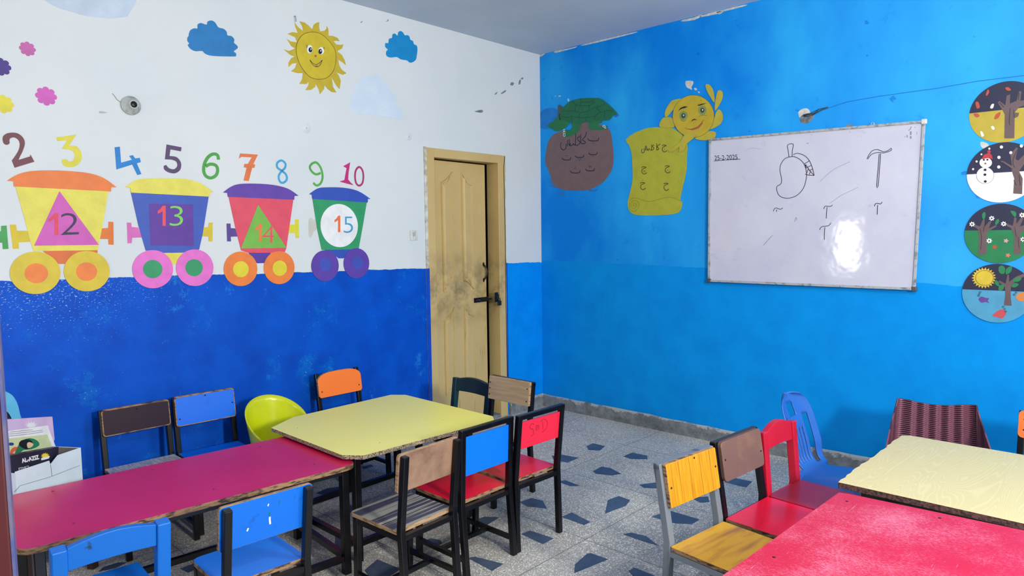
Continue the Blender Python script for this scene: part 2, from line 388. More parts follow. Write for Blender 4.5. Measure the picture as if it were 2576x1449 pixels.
# door ---------------------------------------------------------------
t = NT('door_paint'); p = t.coord(True); sp = t.n('ShaderNodeSeparateXYZ'); t.L(p, sp.inputs[0])
c = t.mix(t.ramp(t.noise(p, 3, 4), .35, .7), lin((198, 172, 116)), lin((186, 160, 106)))
g = t.ramp(t.noise(p, 6, 6, .7), .42, .66)
band = t.math('SUBTRACT', 1, t.math('MULTIPLY', t.math('ABSOLUTE', t.math('SUBTRACT', sp.outputs[2], 1.02)), 3.2), clamp=True)
c = t.mix(t.math('MULTIPLY', t.math('MULTIPLY', g, band), .8), c, lin((96, 84, 62)))
c = t.mix(t.math('MULTIPLY', t.ramp(sp.outputs[2], .9, .5), .45), c, lin((196, 176, 128)))
gr = t.ramp(t.noise(t.coord(True, (14, 14, 1.2)), 3, 6, .75), .60, .70)
c = t.mix(t.math('MULTIPLY', t.math('MULTIPLY', gr, t.ramp(sp.outputs[2], 1.1, .7)), .7), c, lin((88, 76, 56)))
t.bump(t.noise(t.coord(True, (6, 6, .8)), 8, 4), .15, .002)
dpaint = t.done(c, .42, spec=.4)
black = M('black_metal', (16, 18, 26), .35, (34, 32, 34), 30, .5, .7, spec=.5)
fr = tag(empty('door_1'), kind='structure')
chal = M('chalky_edge', (206, 208, 206), .7, (168, 160, 140), 20, .4, .6)
m = MB(); m.box(DX0, DX0+.07, -.006, .12, 0, DZ).box(DX1-.075, DX1, -.006, .12, 0, DZ).box(DX0+.07, DX1-.075, -.006, .12, DZ-.062, DZ)
m.build('door_frame', dpaint, fr, bevel=.003)
m = MB(); m.box(DX0-.022, DX0, -.008, .0, 0, DZ+.004).box(DX1, DX1+.006, -.004, .0, .1, DZ)
m.build('plaster_edge', [chal], fr)
m = MB(); m.bar([(DX1-.004, -.0062, .12), (DX1-.010, -.0062, .9), (DX1-.008, -.0062, 1.4), (DX1-.014, -.0062, 1.93), (DX1-.002, -.0062, 2.015)], .006, .001, (1, 0, 0)); m.build('crack', M('crack_black', (20, 18, 18), .9), fr)
tag(MB().box(DX0-.024, DX0+.004, -.0095, -.006, 0, 1.192).box(DX1+.0, DX1+.012, -.0055, 0, .1, 1.2).build('paint_strip', M('strip_blue', (0, 72, 190), .4), fr), 'blue lower strip of the plaster edge')
LO = V3((DX0+.074, .052, .03)); lang = math.radians(3.2)
leaf = empty('door_leaf'); leaf.parent = fr; leaf.location = LO; leaf.rotation_euler = (0, 0, lang)
LW, LH = .572, 1.918
LP = Plane(LO, (math.cos(lang), math.sin(lang), 0), (0, 0, 1))
lm = MB().box(0, LW, 0, .034, 0, LH).build('leaf_board', dpaint, leaf, bevel=.002)
T10 = Tr(1040, 340, 2.0139)
def panel(P):
    q = ccw(uvs(LP, T10(P))); cx = (min(a for a, _ in q)+max(a for a, _ in q))/2; cz = (min(b for _, b in q)+max(b for _, b in q))/2
    hw = (max(a for a, _ in q)-min(a for a, _ in q))/2; hh = (max(b for _, b in q)-min(b for _, b in q))/2
    n = len(q)
    rings = [(0, 0), (.004, -.011), (.011, -.011), (.017, -.002), (.024, -.002), (.034, -.011)]
    vs = []; fs = []
    for k, y in rings: vs += [(cx+(a-cx)*(1-k/hw), y, cz+(b-cz)*(1-k*1.2/hh)) for a, b in q]
    for r in range(len(rings)-1):
        for i in range(n): fs.append((r*n+i, r*n+(i+1) % n, r*n+n+(i+1) % n, r*n+n+i))
    fs.append(tuple((len(rings)-1)*n+i for i in range(n)))
    MB().add(vs, fs).build('raised_panel', dpaint, leaf)
panel([(136, 238), (155, 228), (172, 213), (185, 195), (196, 183), (201, 400), (206, 736), (188, 750), (170, 766), (158, 781), (149, 797), (142, 500)])
panel([(238, 190), (250, 212), (264, 230), (280, 242), (297, 248), (302, 500), (306, 782), (292, 768), (282, 755), (268, 744), (250, 738), (244, 500)])
panel([(153, 938), (170, 922), (184, 908), (195, 888), (206, 868), (208, 1050), (211, 1290), (198, 1300), (184, 1310), (162, 1322), (157, 1150)])
panel([(254, 865), (262, 882), (273, 896), (288, 905), (309, 912), (313, 1080), (318, 1310), (300, 1300), (284, 1292), (260, 1288), (257, 1100)])
def lp(px): return LP.uv(px)
hx, hz = lp((1214, 685))
m = MB(); m.tube([(hx+.01, -.002, hz+.06), (hx+.011, -.012, hz+.052), (hx+.018, -.026, hz+.025), (hx+.02, -.028, hz), (hx+.018, -.026, hz-.025), (hx+.011, -.012, hz-.052), (hx+.01, -.002, hz-.06)], .006, 8)
m.add(*[[(hx+a, -.003, hz+s*.06+b) for a, b in circ(.01, 0, .010, .017, 10)] for s in (1,)], [tuple(range(10))])
m.add([(hx+a, -.003, hz-.06+b) for a, b in circ(.01, 0, .010, .017, 10)], [tuple(range(10))])
m.build('door_handle', black, leaf)
bx_, bz = lp((1192, 756)); bx2, _ = lp((1230, 756))
m = MB(); m.box(bx_, bx2-.01, -.005, 0, bz-.018, bz+.018).tube([(bx_+.01, -.012, bz), (bx2+.015, -.012, bz)], .006, 8).box(bx_+.015, bx_+.03, -.02, -.005, bz-.014, bz+.014).box(bx_+.06, bx_+.075, -.02, -.005, bz-.014, bz+.014)
m.tube([(bx_+.045, -.012, bz), (bx_+.045, -.035, bz-.012)], .004, 6)
m.build('door_bolt', black, leaf)
hu, hv = A.uv((1247, 750))
m = MB(); m.box(hu-.018, hu+.016, -.012, -.006, hv-.03, hv+.045).box(hu-.010, hu+.014, -.022, -.012, hv-.005, hv+.03)
m.build('door_hasp', black, fr)
m = MB(); m.box(hu+.004, hu+.03, -.032, -.014, hv-.055, hv-.02).tube([(hu+.009, -.023, hv-.02), (hu+.010, -.023, hv-.004), (hu+.017, -.023, hv+.002), (hu+.024, -.023, hv-.004), (hu+.025, -.023, hv-.02)], .003, 6)
tag(m.build('padlock', M('padlock_metal', (60, 64, 70), .3, metal=.8)), 'small dark padlock hanging on the hasp of the tan door frame', 'padlock')
# added unseen enclosure, kept dark, blocks outside light in the door gap
tag(MB().box(DX0-.1, DX1+.1, 1.2, 1.22, 0, 2.4).box(DX0-.12, DX0-.1, .14, 1.2, 0, 2.4).box(DX1+.1, DX1+.12, .14, 1.2, 0, 2.4).box(DX0-.12, DX1+.12, .14, 1.22, 2.4, 2.42).build('passage_blocker', M('blocker_dark', (70, 66, 60), .8)), kind='structure')
# second door, maroon, standing open at the left edge of the view
dp = CP+(fwd+rgt*((44-W/2)/FPX)-upv*((1449-H/2)/FPX))*1.0
d2 = tag(empty('door_2', (dp.x, dp.y, 0), math.atan2(-rgt.y, -rgt.x)+math.radians(33.5)), kind='structure')
mar = M('maroon_paint', (72, 12, 20), .5, (56, 8, 16), 6, .4, .7)
MB().box(.004, .75, -.02, .02, .01, 2.05).build('leaf_board', mar, d2, bevel=.003)
MB().box(0, .004, -.0195, .0195, .01, 2.05).build('leaf_edge', M('edge_worn', (96, 88, 116), .6, (60, 70, 126), 14, .45, .6), d2)
# plaster marks on the walls
plw = M('bare_plaster', (206, 208, 206), .8, (180, 182, 182), 40, .4, .6, bump=.5)
plg = M('grey_plaster', (128, 134, 138), .85, (90, 96, 102), 30, .4, .6, bump=.6)
def mark(wall, pl, P, mat, name='plaster_patch', th=.0004):
    d = Deco(pl, name, P[0], single=True); o = d.poly(name, P, mat, z=.0002, th=th, sm=2)
    mwx = o.matrix_world.copy(); o.parent = wall; o.matrix_world = mwx; return o
mark(wall_r, B, T6([(1430, 95), (1460, 88), (1500, 92), (1502, 120), (1485, 150), (1492, 175), (1465, 165), (1440, 150), (1428, 120)]), plw)
for q in ([(1510, 160), (1530, 158), (1540, 175), (1520, 180)], [(1545, 190), (1565, 195), (1560, 210)], [(175, 235), (183, 232), (182, 243)], [(210, 232), (232, 230), (230, 240), (214, 242)], [(296, 262), (312, 262), (312, 285), (300, 285)]):
    mark(wall_r, B, T6(q), plw)
oldb = M('old_blue', (0, 108, 190), .5, (0, 120, 204), 12, .4, .6)
mark(wall_r, B, T6([(25, 420), (60, 370), (120, 350), (190, 360), (215, 420), (190, 470), (130, 520), (120, 550), (30, 540)]), oldb, 'old_paint')
mark(wall_r, B, T6([(110, 1020), (150, 1040), (200, 1110), (190, 1120), (130, 1105), (115, 1070)]), oldb, 'old_paint')
for q in ([(740, 425), (775, 405), (790, 420), (760, 440)], [(205, 1165), (240, 1150), (275, 1160), (240, 1195)], [(485, 1120), (540, 1135), (580, 1130), (575, 1145), (510, 1150)]):
    mark(wall_r, B, T6(q), M('blue_flake', (20, 110, 200), .5))
mark(wall_r, B, T7([(665, 225), (690, 200), (725, 195), (745, 215), (740, 240), (700, 240), (680, 262)]), plw)
mark(wall_r, B, T7([(676, 262), (700, 235), (750, 230), (775, 245), (755, 275), (720, 298), (685, 290)]), plg)
mark(wall_r, B, T7([(985, 320), (1000, 303), (1025, 303), (1035, 317), (1010, 322)]), plg)
for q in ([(238, 395), (270, 400), (285, 415), (262, 435), (240, 420)], [(205, 660), (225, 690), (240, 705), (215, 712)], [(130, 565), (165, 558), (170, 575), (135, 580)]):
    mark(wall_r, B, T8(q), plw if q[0][0] == 238 else oldb)
for q in ([(1050, 192), (1065, 190), (1068, 178), (1078, 180), (1070, 196)], [(820, 205), (840, 190), (832, 208)], [(2185, 770), (2200, 748), (2222, 760), (2205, 780)], [(2262, 770), (2268, 735), (2282, 725), (2278, 765)], [(2280, 715), (2305, 705), (2300, 725)], [(2100, 850), (2145, 820), (2145, 835), (2115, 855)], [(2040, 860), (2070, 835), (2060, 860)], [(1860, 1015), (1930, 1000), (1935, 1025), (1900, 1025)]):
    mark(wall_l, A, T4(q), plg)
mark(wall_l, A, T3([(760, 720), (780, 700), (800, 715), (825, 720), (828, 790), (800, 815), (785, 855), (762, 850)]), M('glue_mark', (196, 196, 188), .6))
mark(wall_l, A, T1([(905, 1012), (970, 1022), (970, 1030), (910, 1032)]), M('grey_scuff', (170, 176, 180), .7))
mark(wall_l, A, T4([(720, 970), (745, 950), (733, 905), (735, 870), (775, 845), (752, 810), (760, 775), (815, 755), (820, 715), (850, 690), (920, 695), (950, 680), (990, 685), (1010, 720), (1030, 750), (1070, 765), (1095, 830), (1140, 880), (1150, 950), (1190, 1000), (1190, 1085), (1000, 1055), (900, 1048), (800, 1035), (740, 1010)]), M('faded_blue', (192, 208, 226), .6, (200, 214, 228), 6, .4, .6), 'faded_cloud')
mark(wall_l, A, [(100, -30), (130, 12), (180, 30), (230, 42), (320, 42), (330, -30)], M('faded_blue2', (190, 204, 224), .6), 'faded_cloud')
for q in ([(-2.05, 2.838), (-1.7, 2.842), (-1.45, 2.838), (-1.43, 2.846), (-1.9, 2.85), (-2.05, 2.85)],):
    pass
for px_ in ([(1716, 51), (1745, 44), (1765, 37), (1764, 41), (1748, 50), (1718, 54)], [(1762, 40), (1800, 29), (1820, 25), (1818, 31), (1800, 36), (1765, 43)], [(1802, 30), (1818, 27), (1816, 33), (1808, 36)], [(1822, 24), (1873, 12), (1875, 15), (1824, 28)], [(1395, 129), (1425, 123), (1450, 117), (1448, 120), (1422, 127), (1398, 133)], [(1354, 138), (1364, 135), (1374, 132), (1364, 141), (1356, 143)], [(1470, 111), (1560, 89), (1600, 80), (1600, 82), (1560, 93), (1472, 114)]):
    mark(wall_r, B, px_, plw)
# ================================================================== WALL A THINGS
C_ = dict(mag=(196, 86, 176), pur=(92, 60, 160), ora=(222, 118, 58), yel=(216, 208, 88), mus=(206, 184, 52), blu=(52, 84, 176), red=(214, 74, 96), grn=(40, 146, 96), lgr=(112, 176, 70), brn=(104, 56, 66), sky=(24, 120, 186), cya=(62, 152, 206), dpu=(66, 52, 104), pink=(218, 108, 196))
P_ = lambda k: paper(k, C_[k])
def single(pl, name, P, mat, label, cat, sm=0, group=None, z=.0006):
    d = Deco(pl, name, (sum(a for a, _ in P)/len(P), sum(b for _, b in P)/len(P)), label, cat, group, single=True)
    d.poly(name, P, mat, sm=sm, z=z); return d
single(A, 'paper_cloud', T1([(1720, 310), (1735, 275), (1770, 258), (1798, 260), (1800, 225), (1830, 210), (1882, 225), (1890, 198), (1925, 187), (1960, 205), (1990, 250), (2035, 262), (2065, 290), (2072, 322), (2110, 330), (2135, 360), (2132, 390), (2160, 415), (2165, 440), (2130, 468), (2150, 485), (2150, 508), (2130, 515), (1940, 510), (1870, 490), (1842, 465), (1780, 467), (1735, 445), (1710, 410), (1725, 398), (1708, 375), (1707, 345), (1720, 325)]), paper('cloud1', (26, 116, 182)), 'larger blue paper cloud on the white wall left of the smiling sun', 'paper cloud', 3)
single(A, 'paper_cloud', T4([(1045, 410), (1050, 392), (1075, 392), (1080, 355), (1108, 345), (1112, 315), (1135, 306), (1158, 325), (1165, 295), (1187, 283), (1210, 298), (1225, 322), (1250, 320), (1268, 335), (1275, 362), (1300, 375), (1308, 402), (1335, 418), (1340, 455), (1335, 500), (1325, 545), (1290, 570), (1265, 568), (1243, 550), (1190, 542), (1152, 520), (1100, 525), (1065, 515), (1053, 490), (1058, 465), (1070, 452), (1048, 430)]), paper('cloud2', (0, 132, 196)), 'smaller bright blue paper cloud on the white wall right of the smiling sun', 'paper cloud', 3)
def flower(px, w, mat, label, lobes=8):
    u = A.uv(px); r = w/2/560
    d = Deco(A, 'paper_flower', px, label, 'paper flower', single=True)
    d.poly('f', [(u[0]+r*(.76+.24*abs(math.cos(lobes*a/2))**.6)*math.cos(a), u[1]+r*(.76+.24*abs(math.cos(lobes*a/2))**.6)*math.sin(a)) for a in [2*PI*i/96+.2 for i in range(96)]], mat, uv=True)
flower((69, 123), 35, paper('fl1', (186, 92, 162)), 'small pink paper flower near the top left corner of the white wall')
flower((116, 242), 47, paper('fl2', (196, 86, 176)), 'pink paper flower left of the round lamp holder')
flower((2, 168), 42, paper('fl3', (62, 44, 128)), 'dark purple paper flower cut by the left edge of the picture')
flower((8, 262), 44, paper('fl4', (212, 200, 60)), 'yellow paper flower above the maroon number two at the left edge')
# sun
d = Deco(A, 'paper_sun', T4([(417, 508)])[0], 'mustard yellow smiling paper sun with curled rays on the white wall', 'paper sun')
ray_ = [(265, 195), (310, 205), (350, 235), (380, 268), (395, 225), (420, 208), (445, 203), (443, 245), (452, 285), (490, 282), (512, 262), (512, 235), (528, 265), (530, 325), (570, 328), (610, 345), (632, 375), (600, 372), (575, 375), (600, 405), (640, 410), (665, 403), (655, 440), (610, 467), (650, 500), (675, 545), (688, 595), (660, 570), (618, 545), (625, 590), (650, 635), (693, 668), (660, 682), (600, 660), (625, 690), (642, 740), (630, 812), (600, 780), (560, 708), (570, 790), (602, 843), (560, 840), (520, 810), (492, 775), (490, 810), (450, 860), (440, 815), (412, 762), (410, 790), (370, 820), (318, 822), (345, 780), (350, 745), (330, 765), (262, 765), (290, 720), (295, 665), (250, 668), (188, 650), (225, 620), (240, 575), (200, 580), (165, 612), (165, 570), (190, 530), (220, 515), (180, 500), (120, 450), (170, 465), (225, 442), (190, 420), (150, 355), (185, 378), (243, 385), (225, 340), (155, 308), (200, 293), (250, 300), (225, 240), (220, 205), (255, 250), (297, 283), (290, 240)]
d.poly('sun_rays', T4(ray_), paper('sunray', (188, 166, 40)))
facep = [(395, 293), (460, 310), (530, 370), (585, 450), (597, 540), (575, 640), (520, 705), (455, 722), (380, 712), (320, 665), (265, 580), (235, 480), (243, 390), (290, 320), (340, 298)]
d.poly('sun_face', T4(facep), paper('sunface', (196, 176, 36)), z=.0014, sm=3)
ink = M('black_ink', (22, 24, 34), .5)
d.lines('outline', [(T4(facep), {'c': True})], ink, w=.0022, z=.0022)
wp = paper('white', (226, 228, 232)); nose = M('nose_red', (180, 84, 40), .5)
for (x, y, rx, ry), (px_, py_) in (((357, 450, 26, 38), (363, 455)), ((462, 463, 26, 33), (453, 470))):
    e = d.poly('eye', T4(circ(x, y, rx, ry, 20)), wp, z=.0022)
    d.poly('pupil', T4(circ(px_, py_, 17, 24, 16)), ink, z=.003, parent=e); d.poly('glint', T4(circ(px_+4, py_-6, 5, 8, 10)), wp, z=.0038, parent=e)
d.lines('eyelash', [T4([(330, 440), (332, 420), (328, 410)])], ink, z=.003); d.lines('eyelash', [T4([(488, 452), (484, 440), (490, 434)])], ink, z=.003)
d.poly('nose', T4(circ(410, 511, 10, 11, 12)), nose, z=.0022)
d.lines('mouth', [T4([(358, 545), (380, 585), (415, 610), (450, 595), (472, 548)]), T4([(358, 545), (390, 580), (430, 585), (472, 548)])], ink, z=.0022)
d.poly('tongue', T4([(398, 600), (415, 597), (432, 598), (425, 608), (405, 607)]), nose, z=.0024)
# numerals
def segs(P, *rr):
    o = []; i = 0
    while i < len(P):
        r = [q for q in rr if q[0] == i]
        if r: o += smooth(P[i:r[0][1]+1], 4, False); i = r[0][1]+1
        else: o.append(P[i]); i += 1
    return o
def num(P, mat, label, name): single(A, name, P, mat, label, 'paper number')
def numr(P, mat, label, name, w, closed=False):
    d = Deco(A, name, P[0], label, 'paper number', single=True)
    d.lines(name, [(P, {'c': closed})], mat, w=w, z=.0006, th=.0008, sm=5)
num(T2(segs([(20, 130), (25, 105), (50, 85), (75, 78), (105, 76), (135, 80), (160, 92), (182, 112), (196, 135), (201, 160), (196, 190), (178, 238), (162, 268), (150, 297), (245, 268), (242, 254), (250, 260), (278, 312), (118, 361), (95, 302), (120, 268), (145, 228), (158, 190), (157, 155), (142, 130), (120, 117), (100, 116), (80, 126), (76, 145), (78, 160), (62, 174), (40, 172), (26, 158)], (0, 13), (20, 32))), paper('n2', C_['brn']), 'maroon paper number 2 above the yellow wagon, first in the number row', 'paper_numeral')
num(T2(segs([(455, 112), (475, 112), (618, 92), (560, 180), (620, 185), (655, 230), (660, 290), (625, 340), (570, 356), (520, 345), (498, 310), (505, 292), (535, 290), (560, 310), (590, 300), (605, 265), (590, 228), (555, 212), (500, 208), (545, 138), (465, 145)], (4, 10), (12, 17))), paper('n3', (208, 200, 66)), 'yellow paper number 3 above the orange wagon roof', 'paper_numeral')
num(T2([(928, 195), (970, 190), (980, 320), (1068, 295), (1045, 265), (1075, 258), (1095, 285), (1132, 280), (1140, 315), (1108, 325), (1145, 412), (1112, 420), (1070, 335), (942, 375)]), paper('n4', (0, 120, 196)), 'blue paper number 4 left above the yellow wagon roof', 'paper_numeral')
num(T2(segs([(1348, 172), (1470, 195), (1465, 228), (1380, 212), (1372, 265), (1430, 275), (1465, 320), (1460, 375), (1420, 405), (1370, 400), (1330, 375), (1325, 345), (1345, 338), (1370, 365), (1410, 372), (1435, 345), (1425, 310), (1390, 295), (1335, 292)], (4, 11), (12, 17))), paper('n5', (80, 60, 98)), 'dark purple paper number 5 above the yellow wagon roof', 'paper_numeral')
numr(T2([(1770, 295), (1760, 258), (1725, 250), (1685, 275), (1655, 330), (1650, 390), (1670, 430), (1710, 443), (1750, 420), (1762, 375), (1745, 340), (1700, 332), (1665, 350)]), paper('n6', (68, 152, 62)), 'green paper number 6 between the yellow and purple wagon roofs', 'paper_numeral', .0165)
num(T3([(205, 180), (350, 190), (312, 268), (327, 270), (322, 297), (303, 297), (275, 404), (233, 400), (258, 297), (235, 293), (240, 265), (268, 265), (300, 212), (215, 208), (195, 222)]), paper('n7', (214, 112, 62)), 'orange crossed paper number 7 above the purple wagon roof', 'paper_numeral')
numr(T3([(540, 237), (572, 262), (568, 298), (540, 325), (518, 365), (528, 408), (555, 418), (583, 392), (578, 352), (545, 322), (508, 295), (506, 258)]), paper('n8', (60, 156, 206)), 'light blue paper number 8 right above the purple wagon roof', 'paper_numeral', .0125, True)
numr(T3([(858, 338), (820, 350), (785, 325), (770, 290), (790, 262), (822, 254), (852, 285), (870, 335), (872, 385), (855, 425), (825, 440), (798, 418)]), paper('n9', (80, 164, 72)), 'green paper number 9 above the blue wagon roof', 'paper_numeral', .0135)
num(T3([(1097, 252), (1085, 330), (1080, 390), (1100, 415), (1125, 438), (1070, 425), (1010, 408), (1050, 395), (1060, 340), (1068, 300), (1040, 284)]), paper('n1', (188, 36, 118)), 'magenta paper digit 1 of the ten at the right end of the number row', 'paper_numeral')
numr(T3([(1170, 290), (1195, 315), (1204, 365), (1196, 420), (1170, 441), (1145, 420), (1136, 365), (1144, 315)]), paper('n0', (166, 44, 104)), 'dark pink paper digit 0 at the right end of the number row', 'paper_numeral', .0125, True)
# wagons
def arc_(P, n): return smooth(P[:n], 4, False)+P[n:]
def wagon(T, label, body, bodyc, roof, roofc, chas, chasc, shape, shapec, wheels, wc, hubs, hc, coup, digits):
    cx = sum(a for a, _ in body)/len(body); cy = sum(b for _, b in body)/len(body)
    d = Deco(A, 'paper_train_wagon', T([(cx, cy)])[0], label, 'paper train wagon', 'paper train wagons on the white wall')
    for P, c_ in coup: tag(d.poly('coupler', T(P), c_, z=.0006))
    d.poly('chassis', T(chas), chasc, z=.0006); d.poly('wagon_body', T(body), bodyc, z=.0014); d.poly('wagon_roof', T(roof), roofc, z=.0022)
    if shape[0] == 'disc': s_ = d.disc('number_panel', T([shape[1]])[0], shape[2]/3.2196, shapec, z=.0022)
    else: s_ = d.poly('number_panel', T(shape), shapec, z=.0022)
    for (c_, h_), (c2, h2) in zip(wheels, hubs):
        wv = d.disc('wheel', T([c_])[0], h_/3.2196, wc, z=.0030); d.disc('wheel_hub', T([c2])[0], h2/3.2196, hc, z=.0038, parent=wv)
    for ch, (x0, y0, x1, y1), c_ in digits: 
        if ch == '1': d.poly('digit', T([(x0+(x1-x0)*a, y1+(y0-y1)*b) for a, b in ((0, .60), (0, .74), (.35, .84), (.62, 1), (1, 1), (1, 0), (.60, 0), (.60, .74), (.35, .66))]), c_, z=.0032, th=.0006)
        else: d.text('digit', ch, T([(x0, y0), (x1, y0), (x0, y1)]), c_, z=.0032, bold=-.014)
wagon(T2, 'yellow paper train wagon with orange roof, pink triangle and number 12',
 [(122, 505), (878, 545), (850, 720), (800, 985), (790, 1028), (270, 1036), (235, 920), (205, 800)], paper('wy', (214, 206, 86)),
 arc_([(55, 466), (140, 415), (250, 388), (400, 382), (560, 388), (720, 405), (840, 445), (942, 518), (900, 518), (898, 553), (110, 512), (108, 470)], 8), P_('ora'),
 [(340, 1030), (790, 1020), (790, 1050), (600, 1060), (530, 1140), (470, 1140)], paper('och', (206, 104, 52)),
 [(480, 550), (800, 985), (275, 992)], P_('mag'), [((288, 1212), 345), ((705, 1198), 328)], P_('mus'), [((293, 1215), 160), ((700, 1202), 150)], paper('hub12', (226, 124, 58)),
 [([(78, 820), (128, 822), (135, 870), (228, 872), (253, 960), (150, 965), (152, 1015), (105, 1018)], paper('c1', (202, 180, 40))), ([(815, 852), (875, 848), (878, 797), (918, 800), (920, 985), (878, 982), (875, 938), (800, 937)], paper('c2', (214, 112, 48)))],
 [('1', (392, 728, 470, 905), paper('d1', (214, 62, 92))), ('2', (490, 728, 637, 905), paper('d2', (44, 36, 76)))])
wagon(T2, 'blue paper train wagon with yellow roof, purple square and number 13',
 [(1055, 545), (1060, 560), (1690, 590), (1640, 900), (1612, 1022), (1480, 1048), (1330, 1050), (1178, 1030), (1120, 830)], paper('wb', (54, 84, 176)),
 arc_([(1010, 518), (1090, 465), (1180, 448), (1330, 445), (1500, 452), (1620, 485), (1730, 558), (1700, 560), (1697, 595), (1060, 562), (1052, 520)], 7), P_('yel'),
 [(1325, 1045), (1485, 1043), (1425, 1142), (1398, 1142)], paper('ych', (214, 204, 80)),
 [(1205, 652), (1562, 657), (1568, 993), (1218, 990)], paper('pur13', (88, 50, 150)), [((1238, 1182), 310), ((1578, 1170), 297)], P_('pink'), [((1235, 1181), 148), ((1570, 1170), 138)], P_('grn'),
 [([(1027, 805), (1062, 806), (1065, 840), (1120, 845), (1148, 925), (1070, 928), (1066, 972), (1032, 972)], paper('c3', (206, 100, 180))), ([(1648, 843), (1685, 842), (1690, 805), (1722, 805), (1720, 958), (1688, 957), (1686, 918), (1630, 916)], paper('c4', (206, 184, 44)))],
 [('1', (1275, 668, 1340, 832), paper('d3', (220, 74, 86))), ('3', (1372, 670, 1480, 832), paper('d4', (120, 200, 90)))])
wagon(T3, 'red paper train wagon with purple roof, green triangle and number 14',
 [(110, 525), (637, 548), (580, 945), (568, 978), (450, 985), (270, 985), (212, 965), (170, 800)], P_('red'),
 arc_([(65, 497), (130, 450), (200, 428), (330, 425), (470, 435), (590, 465), (678, 523), (645, 525), (643, 555), (105, 532), (100, 500)], 7), P_('pur'),
 [(268, 980), (460, 980), (400, 1068), (342, 1070)], paper('pch', (76, 50, 150)),
 [(350, 597), (580, 945), (212, 950)], P_('lgr'), [((210, 1115), 280), ((522, 1105), 268)], paper('wo', (226, 122, 52)), [((210, 1118), 130), ((525, 1110), 124)], paper('hy', (216, 200, 48)),
 [([(95, 748), (128, 748), (130, 785), (165, 787), (190, 853), (130, 855), (132, 893), (100, 893)], paper('c5', (84, 62, 140))), ([(602, 757), (650, 757), (650, 715), (680, 713), (683, 865), (655, 865), (652, 825), (590, 825)], paper('c6', (210, 204, 48)))],
 [('1', (325, 748, 378, 892), paper('d5', (228, 120, 60))), ('4', (385, 765, 480, 905), paper('d6', (220, 76, 92)))])
wagon(T3, 'green paper train wagon with blue roof, white circle and number 15',
 [(790, 545), (1232, 570), (1200, 760), (1165, 955), (1000, 960), (865, 962), (830, 800)], P_('grn'),
 arc_([(763, 510), (830, 465), (900, 455), (1040, 458), (1160, 485), (1262, 550), (1240, 548), (1238, 578), (788, 548), (785, 515)], 6), paper('rb', (44, 76, 176)),
 [(865, 955), (1165, 945), (1100, 985), (1043, 1030), (1003, 1030), (930, 975)], paper('bch', (42, 74, 172)),
 ('disc', (1010, 765), 350), wp, [((893, 1090), 252), ((1147, 1070), 245)], paper('wpur', (86, 58, 160)), [((895, 1083), 110), ((1155, 1068), 108)], paper('hb', (60, 76, 176)), [],
 [('1', (968, 685, 1015, 818), paper('d7', (222, 112, 66))), ('5', (1043, 692, 1118, 825), paper('d8', (60, 150, 200)))])
single(A, 'paper_coupler', T2([(8, 832), (53, 828), (68, 1018), (22, 1020), (18, 968), (-60, 968), (-60, 875), (8, 875)]), paper('c0', (60, 150, 78)), 'green paper coupler cut by the left edge, beside the yellow wagon', 'paper coupler')
# lamp holder, switch, hook, blank plates
u = A.uv((328, 266))
porc = M('grey_porcelain', (176, 180, 180), .45, (120, 124, 122), 30, .5, .7)
lh = empty('lamp_holder', label='round grey porcelain lamp holder without bulb on the white wall', cat='lamp holder'); lh.matrix_world = A.mat(u)
def lathe(prof, n=28, cx=0, cy=0):
    vs = []; fs = []; m_ = len(prof)
    for r, z in prof:
        for k in range(n): vs.append((cx+r*math.cos(2*PI*k/n), cy+r*math.sin(2*PI*k/n), z))
    for i in range(m_-1):
        for k in range(n): fs.append((i*n+k, i*n+(k+1) % n, i*n+n+(k+1) % n, i*n+n+k))
    return MB().add(vs, fs, smooth=True)
lathe([(.001, .001), (.045, .001), (.045, .012), (.0449, .0121), (.041, .018), (.030, .026), (.0299, .0262), (.021, .034), (.0205, .05), (.0204, .0502), (.016, .0505), (.0158, .0503), (.0155, .03), (.001, .028)]).build('holder_body', porc, lh)
lathe([(.001, .0285), (.0150, .0290), (.0152, .047), (.0145, .047), (.0140, .031), (.001, .0305)]).build('socket', M('dark_socket', (30, 40, 38), .4), lh)
MB().tube([(-.004, -.004, .03), (-.005, -.005, .045)], .002, 6).tube([(.005, -.006, .03), (.003, -.006, .044)], .002, 6).build('contact', M('brass', (200, 200, 190), .3, metal=1), lh)
MB().tube([(-.044, .012, .003), (-.060, .022, .004), (-.070, .04, .003), (-.078, .048, .002)], .0012, 6).build('wire', M('grey_wire', (150, 154, 156), .6), lh)
u = A.uv((1040, 592)); sw = empty('light_switch', label='small white light switch plate left of the door', cat='light switch'); sw.matrix_world = A.mat(u)
swm = M('switch_plastic', (206, 208, 206), .4, (170, 172, 168), 40, .5, .7)
MB().prism(rrect(-.030, .030, -.034, .034, .004), lambda a, b, q: (a, b, .0005+q*.007)).build('switch_plate', swm, sw, bevel=.001)
MB().box(-.012, .012, -.006, .020, .0078, .0105).build('socket_face', M('switch_grey', (168, 172, 172), .5), sw)
MB().box(-.008, .014, -.024, -.008, .0078, .013).build('switch_rocker', swm, sw, bevel=.001)
u = A.uv((740, 47)); hk = MB(); hk.tube([(0, .012, .0005), (0, .012, .014), (0, .009, .018), (.001, -.02, .018)], .0022, 8)
o = hk.build('wall_nail', M('nail_grey', (130, 134, 138), .5)); o.matrix_world = A.mat(u); tag(o, 'bent grey nail in the wall just above the paper sun', 'nail')
